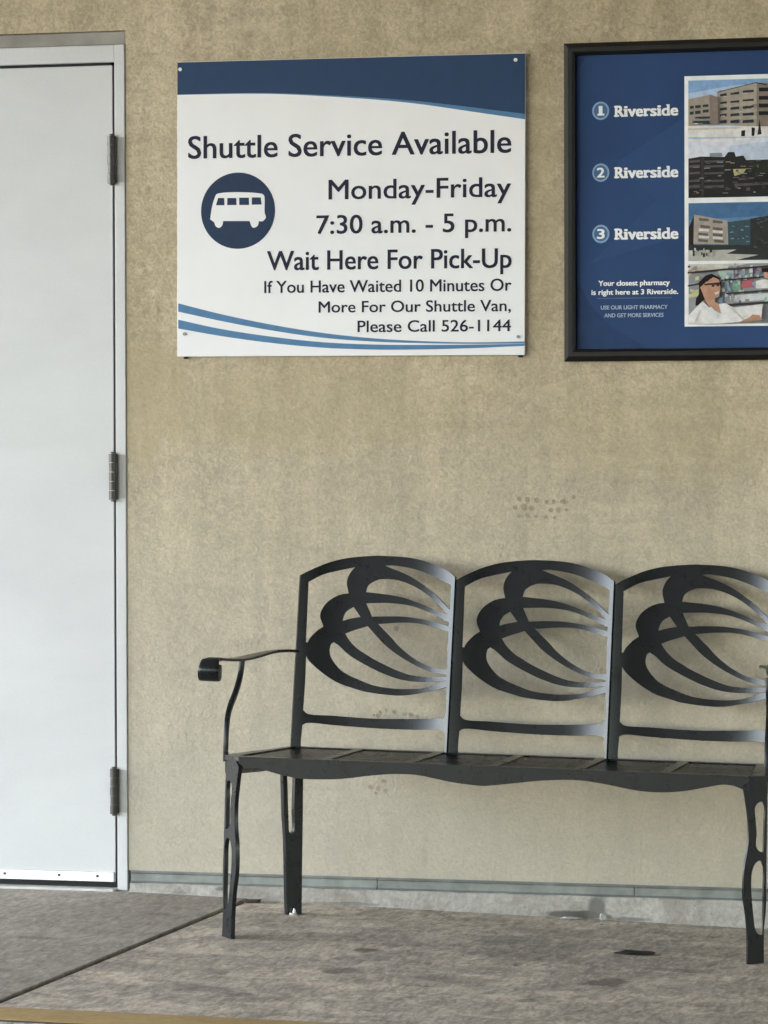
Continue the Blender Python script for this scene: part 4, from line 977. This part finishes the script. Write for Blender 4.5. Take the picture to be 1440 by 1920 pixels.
def rear_leg(mirror):
    bm = bmesh.new()
    lo = [(x, max(z, 0.0)) for x, z in RLEG]
    lo = [(0.0700, 0.405)] + lo + [(0.0085, 0.405)]
    slot = [(0.0568, 0.392)] + RSLOT[:] + [(0.0305, 0.392)]
    def fn(u, v, w):
        p = Vector((0.061 - ca * u + sa * w, 0.45 - sa * u - ca * w, v))
        if mirror: p.x = 1.250 - p.x
        return p
    plate(bm, lo, [smooth_loop(slot, 0.008, 70)], fn, -0.005, 0.007, 0.012)
    lg = mesh_obj("rear_leg", bm, BENCH, bench, 35)
    bm = bmesh.new(); c = fn(0.022, 0.0, 0.0)
    cyl(bm, (c.x, c.y - 0.012, 0.0005), 'z', 0.011, 0.010, 16)
    cyl(bm, (c.x + 0.004, c.y - 0.014, 0.0105), 'z', 0.005, 0.010, 12, 0.0025)
    mesh_obj("levelling_foot", bm, M_("bright_zinc", (0.7, 0.7, 0.68), 0.25, 0.9), lg)
rear_leg(False); rear_leg(True)
def side(mirror):
    mx = (lambda p: Vector((1.190 - p[0], p[1], p[2]))) if mirror else Vector
    bm = bmesh.new()                            # rail under the seat end
    fr_ = []
    for t in (0, .25, .5, .75, 1):
        y = 0.045 + (0.430 - 0.045) * t; x = -0.034 + (0.034 + 0.034) * t
        fr_.append((mx((x, y, seat_z(y) - 0.028 - 0.006 * math.sin(t * math.pi))), Vector((0.005, 0, 0)), Vector((0, 0, 0.016))))
    sweep(bm, fr_); mesh_obj("side_rail", bm, BENCH, bench, 40)
    bm = bmesh.new()                            # arm: flat strap widening forward and rolling under in front
    path = [(.034, .458, .637, .007), (.024, .41, .641, .008), (.011, .35, .643, .009), (-.001, .29, .642, .012), (-.012, .225, .639, .017), (-.024, .165, .636, .019), (-.034, .10, .636, .020), (-.045, .04, .639, .019), (-.054, -.015, .644, .019)]
    pts = spline(path, 4)
    fr_ = []
    for i, (x, y, z, hw) in enumerate(pts):
        a = pts[max(i - 1, 0)]; b = pts[min(i + 1, len(pts) - 1)]
        tv = mx((b[0], b[1], b[2])) - mx((a[0], a[1], a[2])); tv.normalize()
        s = Vector((1, 0, 0)); s = (s - tv * s.dot(tv)).normalized(); n = s.cross(tv).normalized()
        fr_.append((mx((x, y, z)), s * hw, n * 0.0036))
    c = Vector((-.0585, -.026, .6175)); rad = 0.0265
    for k in range(1, 15):
        a = R(90 + k * 22); rr_ = rad * (1 - 0.028 * k)
        p = c + Vector((-.0004 * k, -math.sin(a - R(90)) * rr_, math.cos(a - R(90)) * rr_))
        rv = Vector((0, p.y - c.y, p.z - c.z)).normalized()
        hw = 0.019 + 0.0055 * min(1, k / 4)
        fr_.append((mx(p), Vector((hw, 0, 0)), rv * 0.0042))
    sweep(bm, fr_)
    q = mx((c.x - 0.021, c.y, c.z)); cyl(bm, (min(q.x, q.x) if not mirror else q.x - 0.042, q.y, q.z), 'x', 0.0145, 0.042, 20)
    mesh_obj("armrest", bm, BENCH, bench, 40)
    if mirror: mx = lambda p: Vector((1.167 - p[0], p[1], p[2]))
    bm = bmesh.new()                            # S-shaped arm support
    sp = spline([(-.038, .045, .405), (-.038, .045, .456), (-.038, .055, .502), (-.037, .08, .531), (-.034, .12, .562), (-.031, .145, .595), (-.028, .15, .633)], 6)
    fr_ = []
    for i, p in enumerate(sp):
        a = sp[max(i - 1, 0)]; b = sp[min(i + 1, len(sp) - 1)]
        tv = (mx(b) - mx(a)).normalized(); s = Vector((1, 0, 0)); s = (s - tv * s.dot(tv)).normalized(); n = s.cross(tv).normalized()
        k = i / (len(sp) - 1)
        fr_.append((mx(p), s * (0.0052 + 0.0012 * k), n * 0.007))
    sweep(bm, fr_); mesh_obj("arm_support", bm, BENCH, bench, 40)
side(False); side(True)

# ------------------------------------------------------------------ litter
def lump(name, loc, size, mat, label, cat, flat=0.5, seed=1):
    rnd = random.Random(seed)
    bm = bmesh.new(); bmesh.ops.create_icosphere(bm, subdivisions=2, radius=1.0)
    for v in bm.verts:
        v.co *= 1 + rnd.uniform(-.28, .28)
        v.co.x *= size[0]; v.co.y *= size[1]; v.co.z *= size[2]
        if v.co.z < 0: v.co.z *= flat
    lo = min(v.co.z for v in bm.verts)
    for v in bm.verts: v.co.z -= lo
    o = mesh_obj(name, bm, mat); o.location = loc
    return tag(o, label, cat)
lump("litter_scrap", (0.717, -0.511, fz(0.717, -0.511)), (0.042, 0.026, 0.006), M_("dark_litter", (0.016, 0.013, 0.011), 0.7, var=0.4), "small dark scrap of litter lying on the pavement near the right bench leg", "litter", 0.3, 3)
lump("mortar_crumb", (0.549, -0.034, fz(0.549, -0.034)), (0.008, 0.007, 0.010), M_("pale_mortar", (0.44, 0.44, 0.42), 0.8), "pale grey mortar crumb standing against the wall footing under the bench", "debris", 0.6, 5)
lump("paint_chip", (0.470, -0.036, fz(0.470, -0.036)), (0.026, 0.010, 0.004), M_("pale_mortar", (0.62, 0.62, 0.58), 0.8), "flat whitish paint chip left of the mortar crumb by the wall", "debris", 0.4, 8)
lump("soil_clump", (-0.322, -0.062, fz(-0.322, -0.062)), (0.026, 0.016, 0.006), M_("soil", (0.05, 0.04, 0.032), 0.95, var=0.3), "brown soil clump where the pavement joint meets the wall", "debris", 0.4, 11)
